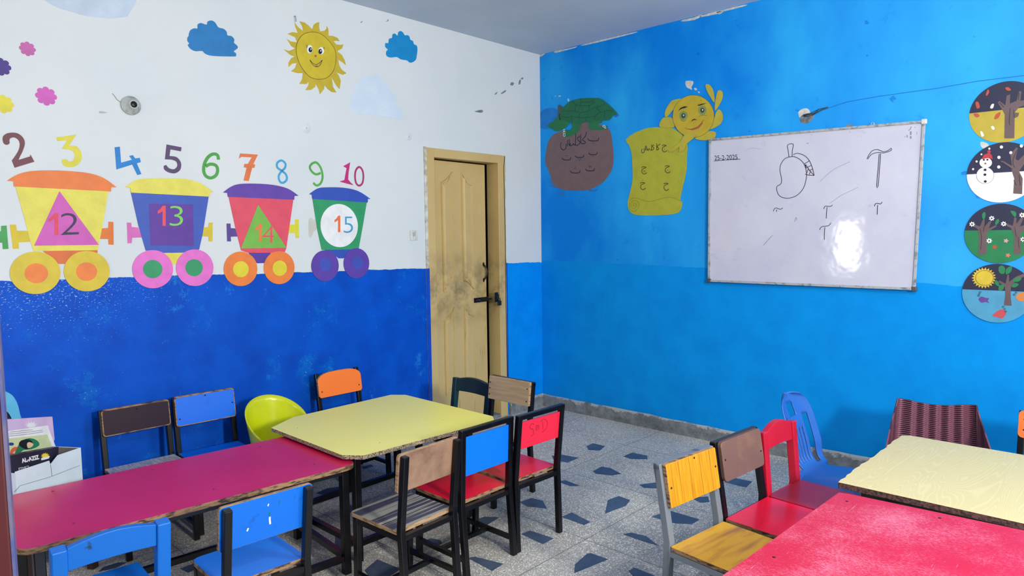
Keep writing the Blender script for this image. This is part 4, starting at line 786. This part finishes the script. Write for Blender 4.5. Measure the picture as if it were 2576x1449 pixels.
def wood_chair(x, y, ang, w, d, s, t, lean, splay, label, mat, seatm=None, group='classroom chairs', pw=.034, rail=.085, arc=.018, seatside=None, toe=.0, thk=.028):
    root = empty('wooden_chair', (x, y, 0), math.radians(ang-90), label, 'chair', group)
    yl = lambda z: -lean*(z-s)/(t-s) if z > s else -splay*(s-z)/s
    for sg in (-1, 1):
        MB().bar([(sg*w/2, -splay, 0), (sg*w/2, 0, s), (sg*w/2, yl(t), t)], pw, pw).build('leg', mat, root, bevel=.004)
        MB().bar([(sg*w/2, d, 0), (sg*w/2, d-.006, s-.016)], pw, pw).build('leg', mat, root, bevel=.004)
    n = 12; hw = w/2-pw/2; top = [(hw*(2*k/n-1), t-.003+arc*math.sin(PI*k/n)) for k in range(n+1)]; bot = [(hw*(1-2*k/n), t-rail+arc*.25*math.sin(PI*k/n)) for k in range(n+1)]
    P = ccw(top+bot); m_ = len(P)
    MB().prism(P, lambda a, b, q: (a, yl(b)+.012-q*.024, b)).build('top_rail', mat, root, bevel=.002)
    m = MB(); zf = s-.04
    for sg in (-1, 1): m.bar([(sg*w/2, pw/2, zf), (sg*w/2, d-pw/2, zf)], .02, .045)
    m.bar([(-hw, 0, zf), (hw, 0, zf)], .02, .045, (0, 1, 0)); m.bar([(-hw, d, zf), (hw, d, zf)], .02, .045, (0, 1, 0)); m.build('seat_frame', mat, root)
    m = MB()
    for sg in (-1, 1): m.bar([(sg*w/2, 0, .10), (sg*w/2, d-.01, .10)], .02, .024)
    m.build('stretcher', mat, root)
    MB().prism(rrect(-w/2-.012, w/2+.012, pw/2+.002, d+.03, .006), lambda a, b, q: (a, b, s-.016+q*.016), 1, 0, 0).build('seat', [mat, seatm or mat], root, bevel=.0015)
    return root
blueL = lam('blue_laminate', (0, 102, 222), (0, 84, 196), .32); redL = lam('red_laminate', (226, 18, 56), (210, 14, 50), .22, 3, .4, .7)
dbrn = lam('dark_brown_laminate', (38, 22, 40), (48, 28, 46), .4, spec=.15); beige = M('beige_wood', (178, 156, 126), .45, (166, 142, 112), 5, .4, .6, stretch=(1, 1, 14), detail=3)
hardb = M('hardboard_brown', (150, 118, 98), .5, (104, 78, 68), 6, .45, .68, bump=.1); hardd = M('worn_hardboard', (108, 80, 74), .38, (134, 100, 84), 8, .5, .75, bump=.1)
stripes = None
t = NT('striped_laminate'); p = t.coord(scale=(1, 40, 1)); nz = t.noise(p, 1.0, 5, .8); 
c = t.mix(t.ramp(t.noise(t.coord(scale=(.6, 34, 1)), 1.6, 3, .7), .5, .53), lin((64, 64, 84)), lin((150, 146, 138)))
c = t.mix(t.ramp(t.noise(t.coord(scale=(.6, 60, 1)), 1.9, 3, .7), .58, .62), c, lin((38, 38, 56))); stripes = t.done(c, .4, spec=.4)
# --- left group
metal_chair(-3.14, -.128, -92, .29, .29, .350, .618, .035, .02, 'dark brown backed school chair against the blue wall, nearest the carton', (M('silver_stripe_seat', (196, 194, 200), .3, (130, 122, 130), 10, .4, .6, stretch=(30, 2, 1)), ply), (ply, ply), face=dbrn, zb=.125, bw=.275, scr=((0, .85),), over=.01)
metal_chair(-2.815, -.135, -92.9, .285, .26, .345, .622, .034, .02, 'blue backed school chair against the wall between brown chair and yellow chair', (blueL, ply), (ply, ply), face=blueL, zb=.150, bw=.275, scr=((-.9, .5), (.88, .25), (0, .9)), over=.008)
metal_chair(-2.008, -.125, -90, .275, .27, .335, .612, .04, .02, 'school chair with rounded orange back at the wall behind the yellow table', (redL, ply), (lam('orange_laminate', (242, 120, 40), (234, 108, 34), .4), pboard), zb=.145, arc=.05, bw=.275, scr=((-.86, .25), (.86, .25)))
wood_chair(-1.50, -.712, 180.6, .285, .28, .315, .548, .032, .02, 'dark green wooden chair with arched top rail at the far side of yellow table', M('dark_green_paint', (4, 44, 54), .35, (12, 62, 66), 5, .5, .7), group='classroom chairs', rail=.075)
metal_chair(-1.528, -1.068, 180.3, .30, .28, .335, .609, .033, .023, 'school chair with pale beige wood back behind the yellow table end', (M('pale_seat', (190, 176, 160), .5), ply), (beige, plyl), zb=.13, bw=.285, r=.004, scr=((.93, .72), (.93, .47), (.93, .2), (-.9, .72), (-.9, .2)), topbar=True)
r7 = metal_chair(-1.948, -1.64, 88, .282, .27, .322, .622, .03, .01, 'black framed chair with red back scribbled with letters, red seat', (redL, ply), (lam('red_back', (222, 36, 66), (214, 30, 58), .4),), style='frame', zb=.125, rails='none', topbar=True)
r8 = metal_chair(-2.262, -1.626, 90, .285, .28, .315, .620, .012, .025, 'black framed chair with blue back and red seat beside yellow table', (redL, ply), (lam('blue_back', (0, 110, 232), (0, 100, 220), .4),), style='frame', zb=.165)
r9 = metal_chair(-2.622, -1.674, 92.5, .268, .273, .328, .618, .032, .02, 'chair with brown hardboard back and grey striped seat', (stripes, plyl), (hardb, plyl), zb=.150, bw=.278, seatr=.02)
r10 = metal_chair(-3.245, -1.612, 87, .268, .25, .332, .592, .037, .02, 'bright blue school chair with scuffed panel back, front of red table', (lam('blue_seat', (30, 118, 226), (20, 104, 214), .4), ply), (lam('blue_worn', (0, 104, 214), (0, 72, 168), .4, 9, .58, .66), plyl), zb=.15, bw=.285, seatr=.03)
wood_chair(-3.669, -1.515, 86.1, .262, .28, .335, .588, .04, .02, 'bright blue painted wooden chair at the bottom left, front of red table', M('blue_wood_paint', (0, 102, 200), .4, (24, 56, 92), 14, .62, .67, bump=.1), rail=.07, pw=.038)
# scribble on chair seven and blots on the blue one
root, yl, z0, z1, bk = r7
sd = Deco.__new__(Deco); sd.pl = B; sd.a = (0, 0); sd.single = False; sd.root = None
def scrib(parent, L, y, mat, w, name):
    m = MB()
    for l in L:
        q = smooth(l, 3, False)
        for i in range(len(q)-1):
            a, b = q[i], q[i+1]; dx, dz = b[0]-a[0], b[1]-a[1]; Ln = math.hypot(dx, dz) or 1; nx, nz_ = -dz/Ln*w/2, dx/Ln*w/2
            m.add([(a[0]-nx, y(a[1]), a[1]-nz_), (b[0]-nx, y(b[1]), b[1]-nz_), (b[0]+nx, y(b[1]), b[1]+nz_), (a[0]+nx, y(a[1]), a[1]+nz_)], [(0, 1, 2, 3)])
    return m.build(name, mat, parent)
zc = (z0+z1)/2+.015
r_, yl_, z0_, z1_, bk_ = r10; zq = (z0_+z1_)/2
for L_, m_, w_ in (([[(.006, zq+.014), (.007, zq+.004)]], M('green_blot', (10, 120, 70), .5), .006), ([[(.008, zq-.002), (.008, zq-.012), (.010, zq-.028)]], wp, .006), ([[(-.062, zq-.018), (-.066, zq-.028)]], wp, .005), ([[(.003, zq+.045), (.001, zq+.037)]], wp, .004), ([[(.040, zq+.046), (.038, zq+.030)]], M('green_blot', (10, 120, 70), .5), .003)):
    scrib(bk_, L_, lambda z: yl_(z)+.0130, m_, w_, 'paint_blot')
scrib(bk, [[(-.045, zc+.022), (-.06, zc+.03), (-.072, zc+.012), (-.05, zc+.0), (-.045, zc-.02), (-.06, zc-.03)], [(-.03, zc-.01), (-.03, zc+.012), (-.022, zc+.012), (-.022, zc-.01)], [(-.022, zc+.01), (-.012, zc+.012), (-.012, zc-.008)], [(.012, zc+.022), (.018, zc-.012)], [(-.002, zc+.025), (.02, zc+.034), (.045, zc+.015), (.04, zc-.015), (.012, zc-.028)]], lambda z: yl(z)-.0046, M('scribble', (120, 20, 40), .5), .002, 'scribble')
# --- tables
def table(name, label, P, h, th, mtop, medge, legs, tube=T_blk, rail_z=.08, apron=True, group='classroom tables', mr=None):
    cx = sum(a for a, _ in legs)/4; cy = sum(b for _, b in legs)/4
    root = empty(name, (cx, cy, 0), 0, label, 'table', group); L = [(a-cx, b-cy) for a, b in legs]
    MB().prism(ccw([(a-cx, b-cy) for a, b in P]), lambda a, b, q: (a, b, h-th+q*th), 1, 0, 0).build('tabletop', [medge, mtop], root, bevel=.001, seg=1)
    for a, b in L: MB().bar([(a, b, 0), (a, b, h-th-.001)], .032, .032).build('leg', tube, root, bevel=.003)
    def rails(z, nm, sz):
        m = MB()
        for i in range(4):
            a, b = V3((*L[i], z)), V3((*L[(i+1) % 4], z)); dr = (b-a).normalized()
            m.bar([a+dr*.016, b-dr*.016], sz, sz, (dr.y, -dr.x, 0))
        m.build(nm, mr or tube, root)
    rails(rail_z, 'stretcher', .025); rails(h-th-.017, 'table_frame', .028)
    return root
yel = M('yellow_laminate', (250, 240, 126), .3, (246, 236, 118), 2, .35, .65, bump=.03)
YH = .51; yq = [F0 for _ in ()]
PY = Plane((0, 0, YH), (1, 0, 0), (0, 1, 0))
Y4 = uvs(PY, [(682, 1076), (738, 1049), (983, 993), (1020, 993), (1240, 1047), (1243, 1055), (1243, 1058), (915, 1146), (862, 1145)])
table('classroom_table', 'yellow topped classroom table with clipped corners near the door', Y4, YH, .018, yel, pboard, [(-2.617, -1.186), (-1.96, -1.196), (-1.955, -.60), (-2.62, -.61)])
# red table, rounded, leaning against yellow one
cr = M('crimson_laminate', (206, 26, 82), .26, (196, 20, 66), 2, .4, .65, bump=.12, bscale=4, spec=.7)
ra = math.radians(-4.6); ro = V3((-3.235, -.961)); RW, RD = .578, .294
def rp(a, b): return (ro.x+a*math.cos(ra)-b*math.sin(ra), ro.y+a*math.sin(ra)+b*math.cos(ra))
RT = [rp(a, b) for a, b in rrect(-RW, RW, -RD, RD, .05, 6)]
table('classroom_table', 'long crimson topped table with rounded corners and chipped edge', RT, .482, .020, cr, ply, [rp(RW-.035, -RD+.06), rp(-RW+.06, -RD+.06), rp(-RW+.06, RD-.06), rp(RW-.035, RD-.06)], rail_z=.07)
# right group
t = NT('cream_woodgrain')
k = t.noise(t.coord(scale=(1.1, 5.5, 1)), 1.15, 2, .45, .6)
ln = t.math('SINE', t.math('MULTIPLY', k, 230))
c = t.mix(t.math('MULTIPLY', t.ramp(ln, .5, 1), .34), lin((202, 186, 134)), lin((224, 210, 160)))
c = t.mix(t.math('MULTIPLY', t.ramp(t.noise(t.coord(scale=(2, 30, 1)), 4, 4), .45, .7), .16), c, lin((196, 180, 132)))
cream = t.done(c, .4, spec=.4)
# pink-red worn laminate
t = NT('worn_red_laminate'); p = t.coord(); st1 = t.coord(scale=(30, 9, 1))
k = t.math('ADD', t.math('MULTIPLY', t.noise(t.coord(scale=(1, 1, 1)), 3.5, 3, .6), .45), t.math('MULTIPLY', t.noise(t.coord(scale=(90, 34, 1)), 3.4, 5, .85), .7))
c = t.mix(t.math('MULTIPLY', t.ramp(k, .56, .72), .66), lin((186, 12, 54)), lin((228, 144, 172)))
c = t.mix(t.ramp(t.noise(t.coord(scale=(3, 60, 1)), 3, 4, .8), .66, .72), c, lin((232, 150, 176)))
wred = t.done(c, .42, spec=.4)
CH = .51; PC = Plane((0, 0, CH), (1, 0, 0), (0, 1, 0)); c4 = uvs(PC, [(2107, 1212), (2268, 1096), (2292, 1098)])
cx0, cy0 = c4[0]; CW, CD = .80, 1.15
def wob(P):     # slightly ragged laminate edge along the left side
    return P
ragg = [(cx0+.78*k/24, cy0+random.uniform(-.004, .004)-.018*k/24*1) for k in range(25)]
CT = ragg+[(cx0+.80, cy0-.05), (cx0+.80, cy0-CD), (cx0+.01, cy0-CD)]
CT[0] = (cx0, cy0-.002)
table('classroom_table', 'cream wood-grain topped table at the right under the wicker chair', CT, CH, .022, cream, pdark, [(cx0+.07, cy0-.08), (cx0+.73, cy0-.1), (cx0+.73, cy0-CD+.06), (cx0+.07, cy0-CD+.06)])
PP = Plane((0, 0, .505), (1, 0, 0), (0, 1, 0)); a_ = PP.uv((2112, 1237)); b_ = PP.uv((2576, 1334)); e_ = PP.uv((1815, 1449))
va = V3((b_[0]-a_[0], b_[1]-a_[1])).normalized(); vb = V3((e_[0]-a_[0], e_[1]-a_[1])).normalized()
a_ = V3(a_); PT = [a_+va*.03, a_+va*1.16, a_+va*1.16+vb*.85, a_+vb*.85, a_+vb*.008]
PT = [(v.x, v.y) for v in PT]
lg = [a_+va*.08+vb*.08, a_+va*1.08+vb*.08, a_+va*1.08+vb*.77, a_+va*.08+vb*.77]
pt = table('classroom_table', 'worn red topped classroom table in the bottom right foreground', PT, .505, .018, wred, M('pale_worn_edge', (206, 120, 130), .6, (120, 60, 60), 20, .5, .7), [(v.x, v.y) for v in lg])
def nailheads(root_pl, pts, tabletop):
    pass
grey_t = M('grey_worn_tube', (118, 126, 138), .35, (52, 56, 64), 10, .55, .68, stretch=(1, 1, .3), spec=.5, metal=.2)
ywood = M('yellow_panel', (206, 146, 18), .4, (178, 116, 10), 9, .42, .6, stretch=(22, 1, .6), detail=4)
yseat = M('yellow_seat', (206, 152, 36), .42, (160, 106, 50), 3.2, .48, .7, stretch=(1, 6, 1), detail=4)
r12 = metal_chair(-2.052, -2.494, -97, .297, .29, .332, .606, .047, .02, 'chair with yellow plank patterned back, yellow seat and grey metal legs', (yseat, ply), (ywood, ply), zb=.150, bw=.275, r=.006, tube=grey_t, scr=((-.1, .93), (-.9, .55), (.9, .45)), topbar=True, tw=.028)
root, yl, z0, z1, bk = r12
gv = M('groove_brown', (132, 82, 14), .6)
scrib(bk, [[(xx, z0+.003), (xx, z1-.003)] for xx in (-.105, -.045, .018, .08, .12)], lambda z: yl(z)+.0155+.0158, gv, .0016, 'groove')
metal_chair(-1.706, -2.522, -95, .296, .29, .332, .610, .045, .02, 'chair with scuffed dark brown back and shiny red seat, black legs', (redL, ply), (hardd, M('ply_dark', (98, 72, 66), .7)), zb=.150, bw=.275, scr=((-.88, .4), (.88, .55)), topbar=True, r=.018)
wr = M('red_wood_paint', (188, 24, 52), .3, (168, 18, 44), 4, .4, .7); wrs = M('red_wood_seat', (150, 24, 48), .32, (150, 120, 90), 5, .62, .68, detail=6)
wood_chair(-1.400, -2.548, -95, .250, .28, .333, .590, .024, .02, 'red painted wooden chair with arched top rail and worn seat', wr, wrs, rail=.078, arc=.03, pw=.036)
metal_chair(-.35, -3.394, 181, .29, .28, .335, .566, .036, .02, 'orange backed chair cut by the right edge, behind the cream table', (redL, ply), (lam('orange_back', (226, 116, 52), (216, 104, 46), .45), pboard), zb=.125, bw=.29, scr=((.85, .68), (.85, .3)), r=.02)
# --- moulded plastic chairs
def grid(name, fn, nu, nv, mat, parent, th=.006, skip=None, sub=0, off=0):
    vs = []; fs = []; uvv = []
    for j in range(nv+1):
        for i in range(nu+1): vs.append(fn(i/nu, j/nv))
    for j in range(nv):
        for i in range(nu):
            if skip and skip((i+.5)/nu, (j+.5)/nv): continue
            q = j*(nu+1)+i; fs.append((q, q+1, q+nu+2, q+nu+1))
    m = MB(); m.add(vs, fs, smooth=True); o = m.build(name, mat, parent)
    ul = o.data.uv_layers.new(name='UVMap')
    for lp_ in o.data.loops: k = lp_.vertex_index; ul.data[lp_.index].uv = ((k % (nu+1))/nu, (k//(nu+1))/nv)
    s_ = o.modifiers.new('solid', 'SOLIDIFY'); s_.thickness = th; s_.offset = off
    if sub: x_ = o.modifiers.new('sub', 'SUBSURF'); x_.levels = sub; x_.render_levels = sub
    return o
def splayed_legs(root, pts, s, mat, r0=.014, r1=.011):
    for (a, b, c_, d_) in pts: MB().tube([(a, b, s), ((a+c_)/2, (b+d_)/2, s/2), (c_, d_, 0)], [r0*1.3, r0, r1], 10).build('leg', mat, root)
# yellow bucket chair
ypl = M('yellow_plastic', (196, 204, 20), .22, (188, 196, 18), 3, .4, .7, spec=.6)
yc = empty('bucket_chair', (-2.530, -.345, 0), math.radians(-90-90), 'bright yellow plastic bucket chair between the blue chair and yellow table', 'chair', 'classroom chairs')
def ysh(u, v):
    a = 2*PI*u+PI; cb_ = (1+math.cos(a))/2; rim = .325+.245*cb_**.8; z = .27+(rim-.27)*v; R_ = .118+.042*v**.8
    return (R_*math.sin(a), -.0-R_*math.cos(a)*1.0, z)
grid('shell', ysh, 48, 10, ypl, yc, .006)
o_ = MB().prism(circ(0, 0, .116, .116, 40), lambda a, b, q: (a, b, .268+q*.008)).build('seat', ypl, yc)
splayed_legs(yc, [(sx*.07, sy*.07, sx*.115, sy*.115) for sx in (-1, 1) for sy in (-1, 1)], .268, ypl)
# blue moulded chair
bpl = M('blue_plastic', (40, 96, 178), .35, (34, 88, 170), 4, .4, .7, spec=.45)
bc = empty('plastic_chair', (-1.088, -2.525, 0), math.radians(-94-90), 'blue moulded plastic chair with slotted arched back beside the whiteboard wall', 'chair', 'classroom chairs')
prof = smooth([(.32, .325), (.30, .345), (.20, .348), (.08, .335), (.03, .345), (.0, .38), (-.02, .45), (-.055, .56), (-.098, .665)], 4, False)
def bsh(u, v):
    k = v*(len(prof)-1); i = min(int(k), len(prof)-2); f = k-i
    y_ = prof[i][0]*(1-f)+prof[i+1][0]*f; z_ = prof[i][1]*(1-f)+prof[i+1][1]*f
    hw = .150-.018*max(0, (v-.35))
    if v > .84: hw *= max(.3, math.sqrt(max(0, 1-((v-.84)/.165)**3)))
    x_ = (2*u-1)*hw; cv = .035*max(0, min(1, (v-.42)/.3))*(2*u-1)**2 if v > .42 else 0
    dz = -.03*abs(2*u-1)**6 if v < .45 else 0
    return (x_, y_+cv, z_+dz)
def bskip(u, v):
    s_ = abs(2*u-1)
    if .50 < v < .88 and .50 < s_ < .76: return True
    if .56 < v < .82 and (abs(s_-.34) < .026 or abs(s_-.17) < .026 or s_ < .026): return True
    if .88 < v < .94 and s_ < .22: return True
    if .14 < v < .22 and any(abs(s_-q) < .02 for q in (0, .1, .2)): return True
    return False
grid('shell', bsh, 80, 64, bpl, bc, .006, bskip)
splayed_legs(bc, [(-.11, .03, -.15, -.03), (.11, .03, .15, -.03), (-.12, .26, -.155, .30), (.12, .26, .155, .30)], .33, bpl, .02, .014)
# wicker-look chair
t = NT('rattan_plastic'); uvn = t.n('ShaderNodeUVMap'); mp = t.n('ShaderNodeMapping'); t.L(uvn.outputs[0], mp.inputs[0]); 
sp = t.n('ShaderNodeSeparateXYZ'); t.L(uvn.outputs[0], sp.inputs[0])
cu_ = t.math('MULTIPLY', sp.outputs[0], 22*PI); cvv = t.math('MULTIPLY', sp.outputs[1], 26*2*PI)
ph = t.math('MULTIPLY', t.math('SIGN', t.math('SINE', cu_)), PI/2)
h1 = t.math('ABSOLUTE', t.math('SINE', t.math('ADD', t.math('MULTIPLY', cvv, .5), 0)))
h2 = t.math('MULTIPLY', t.math('ABSOLUTE', t.math('SINE', cu_)), t.math('SINE', t.math('ADD', cvv, ph)))
hh = t.math('ADD', t.math('MULTIPLY', h1, .8), t.math('MULTIPLY', h2, .5))
edge = t.math('LESS_THAN', t.math('ABSOLUTE', t.math('SUBTRACT', sp.outputs[0], .5)), .40)
hh = t.math('MULTIPLY', hh, edge)
t.bump(hh, 1.0, .008)
c = t.mix(t.math('MULTIPLY', t.ramp(hh, .5, .05), edge), lin((124, 72, 90)), lin((70, 34, 52))); rat = t.done(c, .3, spec=.5)
wc = empty('wicker_chair', (-.36, -2.905, 0), math.radians(195-90), 'maroon wicker-look plastic armchair between the cream table and blue wall', 'chair', 'classroom chairs')
def wsh(u, v):      # u from one arm round the back to the other, v from seat level to rim
    q = 2*u-1; a = q*1.0
    bx = min(1, abs(a)/.52)                      # 0..1 across the back half
    sd_ = max(0, (abs(a)-.52)/.48)                # 0..1 along the arm
    top = .538+.022*bx**2
    rim = top-.21*max(0, sd_)**.85-.02*max(0, 1-abs(abs(a)-.55)/.1)*0
    z = .30+(rim-.30)*v; sg = 1 if a >= 0 else -1
    pb = max(0, (abs(a)-.40)/.60)                 # smooth turn from back to arm
    x_ = sg*(.146*min(1, abs(a)/.5)*(1-.0*pb)+.075*pb**.75)
    y_ = -.035*v*(1-pb)+.27*pb**1.7
    return (x_*(1+.06*(1-v)*bx), y_, z)
grid('shell', wsh, 96, 40, rat, wc, .006)
MB().prism(rrect(-.18, .18, .03, .30, .05, 4), lambda a, b, q: (a, b, .295+q*.01)).build('seat', rat, wc)
splayed_legs(wc, [(-.14, .05, -.16, .0), (.14, .05, .16, .0), (-.15, .27, -.17, .30), (.15, .27, .17, .30)], .295, M('maroon_plastic', (96, 50, 70), .35))
# --- carton with books, stool, bag
fx = math.radians(34); FU = V3((math.cos(fx), math.sin(fx), 0)); K0 = V3((-3.455, -.42, 0)); FN = V3((math.sin(fx), -math.cos(fx), 0))
st = empty('stool', (-3.60, -.38, 0), fx, 'low wooden stool under the white carton of books', 'stool')
woodm = M('stool_wood', (62, 44, 34), .6)
MB().box(-.17, .17, -.11, .11, .29, .31).build('seat', woodm, st)
for sx in (-1, 1):
    for sy in (-1, 1): MB().bar([(sx*.15, sy*.09, 0), (sx*.15, sy*.09, .29)], .03, .03).build('leg', woodm, st)
cw = M('white_card', (206, 216, 226), .6, (192, 204, 216), 6, .4, .7); ci = M('card_inside', (120, 112, 112), .8)
BZ = .3105; BD = .20
def bp3(u_, n_, z_): v = K0-FU*u_-FN*n_; return V3((v.x, v.y, z_))
PFb = Plane(K0, FU, (0, 0, 1))
fpx = uvs(PFb, [(22, 1190), (124, 1159), (127, 1169), (146, 1145), (205, 1125)])
BW = .315
ft = [(-BW, fpx[0][1]-.005), (fpx[1][0], fpx[1][1]), (fpx[2][0], fpx[2][1]), (fpx[3][0], fpx[3][1]), (0, fpx[4][1])]
ctn = empty('carton', (K0.x, K0.y, BZ), fx, 'white cardboard carton of books behind the crimson table', 'box')
zz = lambda z: z-BZ; TZ = fpx[4][1]
fp = [(-BW, 0), (0, 0)]+[(a, zz(b)) for a, b in reversed(ft)]
MB().prism(ccw(fp), lambda a, b, q: (a, q*.003, b)).build('front_panel', cw, ctn)
MB().box(-.003, 0, .003, BD, 0, zz(TZ)).box(-BW, -BW+.003, .003, BD, 0, zz(TZ)).box(-BW+.003, -.003, BD-.003, BD, 0, zz(TZ)).box(-BW+.003, -.003, .003, BD-.003, 0, .003).build('carton_wall', [cw], ctn)
MB().box(-.0045, -.003, .004, BD-.004, .004, zz(TZ)-.002).box(-BW+.0045, -.0045, BD-.0045, BD-.003, .004, zz(TZ)-.002).build('carton_lining', ci, ctn)
lp2 = uvs(PFb, [(36, 1238), (50, 1222), (125, 1200), (200, 1171)]); MB2 = MB()
for i in range(3):
    a, b = lp2[i], lp2[i+1]; MB2.bar([(a[0], -.0005, zz(a[1])), (b[0], -.0005, zz(b[1]))], .0012, .0012, (0, 1, 0))
a = fpx[1]; MB2.bar([(fpx[2][0], -.0005, zz(fpx[2][1])), (fpx[2][0]+.003, -.0005, zz(lp2[2][1]))], .0012, .0012, (1, 0, 0)); MB2.build('fold_line', M('fold_grey', (96, 104, 112), .7), ctn)
def book(name, label, off, poly_, mat, th, cat='book', extra=None, pages=None):
    pl = Plane(bp3(0, off, 0), FU, (0, 0, 1)); d = Deco(pl, name, poly_[0], label, cat)
    P = uvs(pl, poly_); P = [(max(-BW+.008, min(-.007, a)) if b < TZ else min(max(a, -BW-.06), 0.045), b) for a, b in P]
    P = ccw([(a-d.a[0], max(b, BZ+.006)-d.a[1]) for a, b in P])
    MB().prism(P, lambda a, b, q: (a, b, -th+q*th)).build('cover', mat, d.root, bevel=.0006, seg=1); return d
d = book('folder', 'lilac folder standing at the back of the white carton', .165, [(2, 1056), (132, 1048), (152, 1100), (165, 1138), (166, 1215), (2, 1215)], paper('lilac', (206, 178, 214)), .012)
sx_, sy_ = 78, 1070; d.poly('printed_star', [(sx_+(17 if k % 2 == 0 else 9)*math.cos(2*PI*k/24), sy_+(10 if k % 2 == 0 else 5)*math.sin(2*PI*k/24)) for k in range(24)], wp, z=.0008)
d = book('picture_book', 'white picture book with an illustrated girl, in front of lilac folder', .11, [(2, 1087), (121, 1070), (128, 1092), (140, 1122), (142, 1200), (4, 1200)], wp, .008)
d.poly('illustration', [(14, 1104), (118, 1093), (130, 1122), (20, 1160), (12, 1150)], paper('illu', (196, 206, 160)), z=.0008)
d.poly('green_shape', [(36, 1142), (44, 1122), (56, 1108), (74, 1102), (92, 1108), (98, 1120), (78, 1130), (58, 1132), (48, 1140)], paper('illg', (34, 120, 84)), z=.0016, sm=2)
d.poly('hair_shape', [(46, 1118), (52, 1108), (70, 1105), (80, 1112), (76, 1124), (66, 1130), (54, 1126)], ink, z=.0024, sm=2)
d.poly('face_shape', [(66, 1116), (72, 1112), (82, 1117), (78, 1124), (68, 1127)], paper('skin', (226, 190, 150)), z=.0032, sm=2)
d.poly('rainbow_shape', [(22, 1150), (26, 1132), (36, 1124), (46, 1126), (40, 1132), (32, 1138), (28, 1150)], paper('rb_', (214, 96, 60)), z=.0016, sm=2)
d.poly('balloon_shape', circ(27, 1117, 7, 4, 14), paper('bal', (40, 60, 130)), z=.0016)
d.lines('text_lines', [[(24, 1087), (60, 1083), (82, 1081)], [(22, 1092), (70, 1087), (106, 1082)], [(22, 1097), (70, 1092), (108, 1086)]], M('text_grey', (120, 124, 140), .6), w=.0016, z=.0008, sm=0)
blk = M('black_cover', (28, 26, 44), .4, (44, 40, 58), 9, .4, .7)
d = book('black_book', 'black covered book with white lettering and yellow star at the carton front', .035, [(28, 1146), (148, 1124), (146, 1160), (140, 1215), (30, 1225)], blk, .03)
d.text('lettering', 'AL-AZIZ', [(52, 1154), (96, 1144), (55, 1165)], wp, z=.0008, bold=.045)
d.text('small_lettering', 'ETHICS', [(46, 1177), (72, 1171), (47, 1183)], wp, z=.0008)
d.poly('yellow_star', [(113+(11.5 if k % 2 == 0 else 7)*math.cos(2*PI*k/26), 1147+(8.5 if k % 2 == 0 else 5)*math.sin(2*PI*k/26)) for k in range(26)], paper('star', (226, 200, 50)), z=.0008)
d.poly('white_mark', [(102, 1153), (112, 1150), (124, 1147), (122, 1153), (112, 1156), (103, 1158)], wp, z=.0016)
# bag
bag = empty('school_bag', (-3.76, -.16, 0), 0, 'dark blue school bag with light blue piping at the left edge', 'bag')
PBg = Plane((0, -.16, 0), (1, 0, 0), (0, 0, 1)); nv = M('navy_fabric', (26, 32, 66), .8); lbm = M('light_blue_trim', (84, 174, 214), .6)
arc_ = smooth(uvs(PBg, [(-60, 1120), (-40, 1010), (-5, 985), (22, 990), (38, 1012), (46, 1042), (52, 1060), (56, 1100)]), 4, False)
P = ccw([(a+3.76, b) for a, b in arc_]+[(arc_[-1][0]+3.76+.01, .02), (arc_[0][0]+3.76-.02, .02)])
MB().prism(P, lambda a, b, q: (a, -.02+q*.13, b)).build('bag_body', nv, bag, bevel=.01)
n = len(arc_); vs = []; fs = []
for i, (a, b) in enumerate(arc_):
    a += 3.76; cxx = -.03; k = .93
    for yy, sc2 in ((-.028, 1.0), (-.028, .86), (.115, 1.0)): vs.append((cxx+(a-cxx)*sc2*1.01, yy, .30+(b-.30)*sc2*1.005))
for i in range(n-1):
    for j_, k_ in ((0, 1), (0, 2)): fs.append((3*i+j_, 3*i+3+j_, 3*i+3+k_, 3*i+k_))
o = MB().add(vs, fs).build('piping', lbm, bag); s_ = o.modifiers.new('s', 'SOLIDIFY'); s_.thickness = .003
# table-top screws
def dots(root, pl, pts, r=.0045, mat=None):
    tt = [c_ for c_ in root.children if c_.name.startswith('tabletop')][0]
    for q in pts:
        u_ = pl.uv(q); o = MB().tube([(u_[0]-root.location.x, u_[1]-root.location.y, pl.O.z-.001), (u_[0]-root.location.x, u_[1]-root.location.y, pl.O.z+.0006)], r, 10).build('screw', mat or M('dark_screw', (20, 16, 18), .5), tt)
tabs = [o for o in bpy.data.objects if o.name.startswith('classroom_table')]
for o in tabs:
    L_ = o['label']
    if 'crimson' in L_: dots(o, Plane((0, 0, .482), (1, 0, 0), (0, 1, 0)), [(133, 1236), (185, 1317), (538, 1231), (791, 1168), (655, 1124), (385, 1182)], mat=M('dull_screw', (120, 30, 60), .5))
    if 'yellow' in L_: dots(o, PY, [(748, 1077), (955, 1114), (1114, 1056)], .002)
    if 'worn red' in L_: dots(o, PP, [(1947, 1402), (2131, 1261), (2364, 1303)], .005)
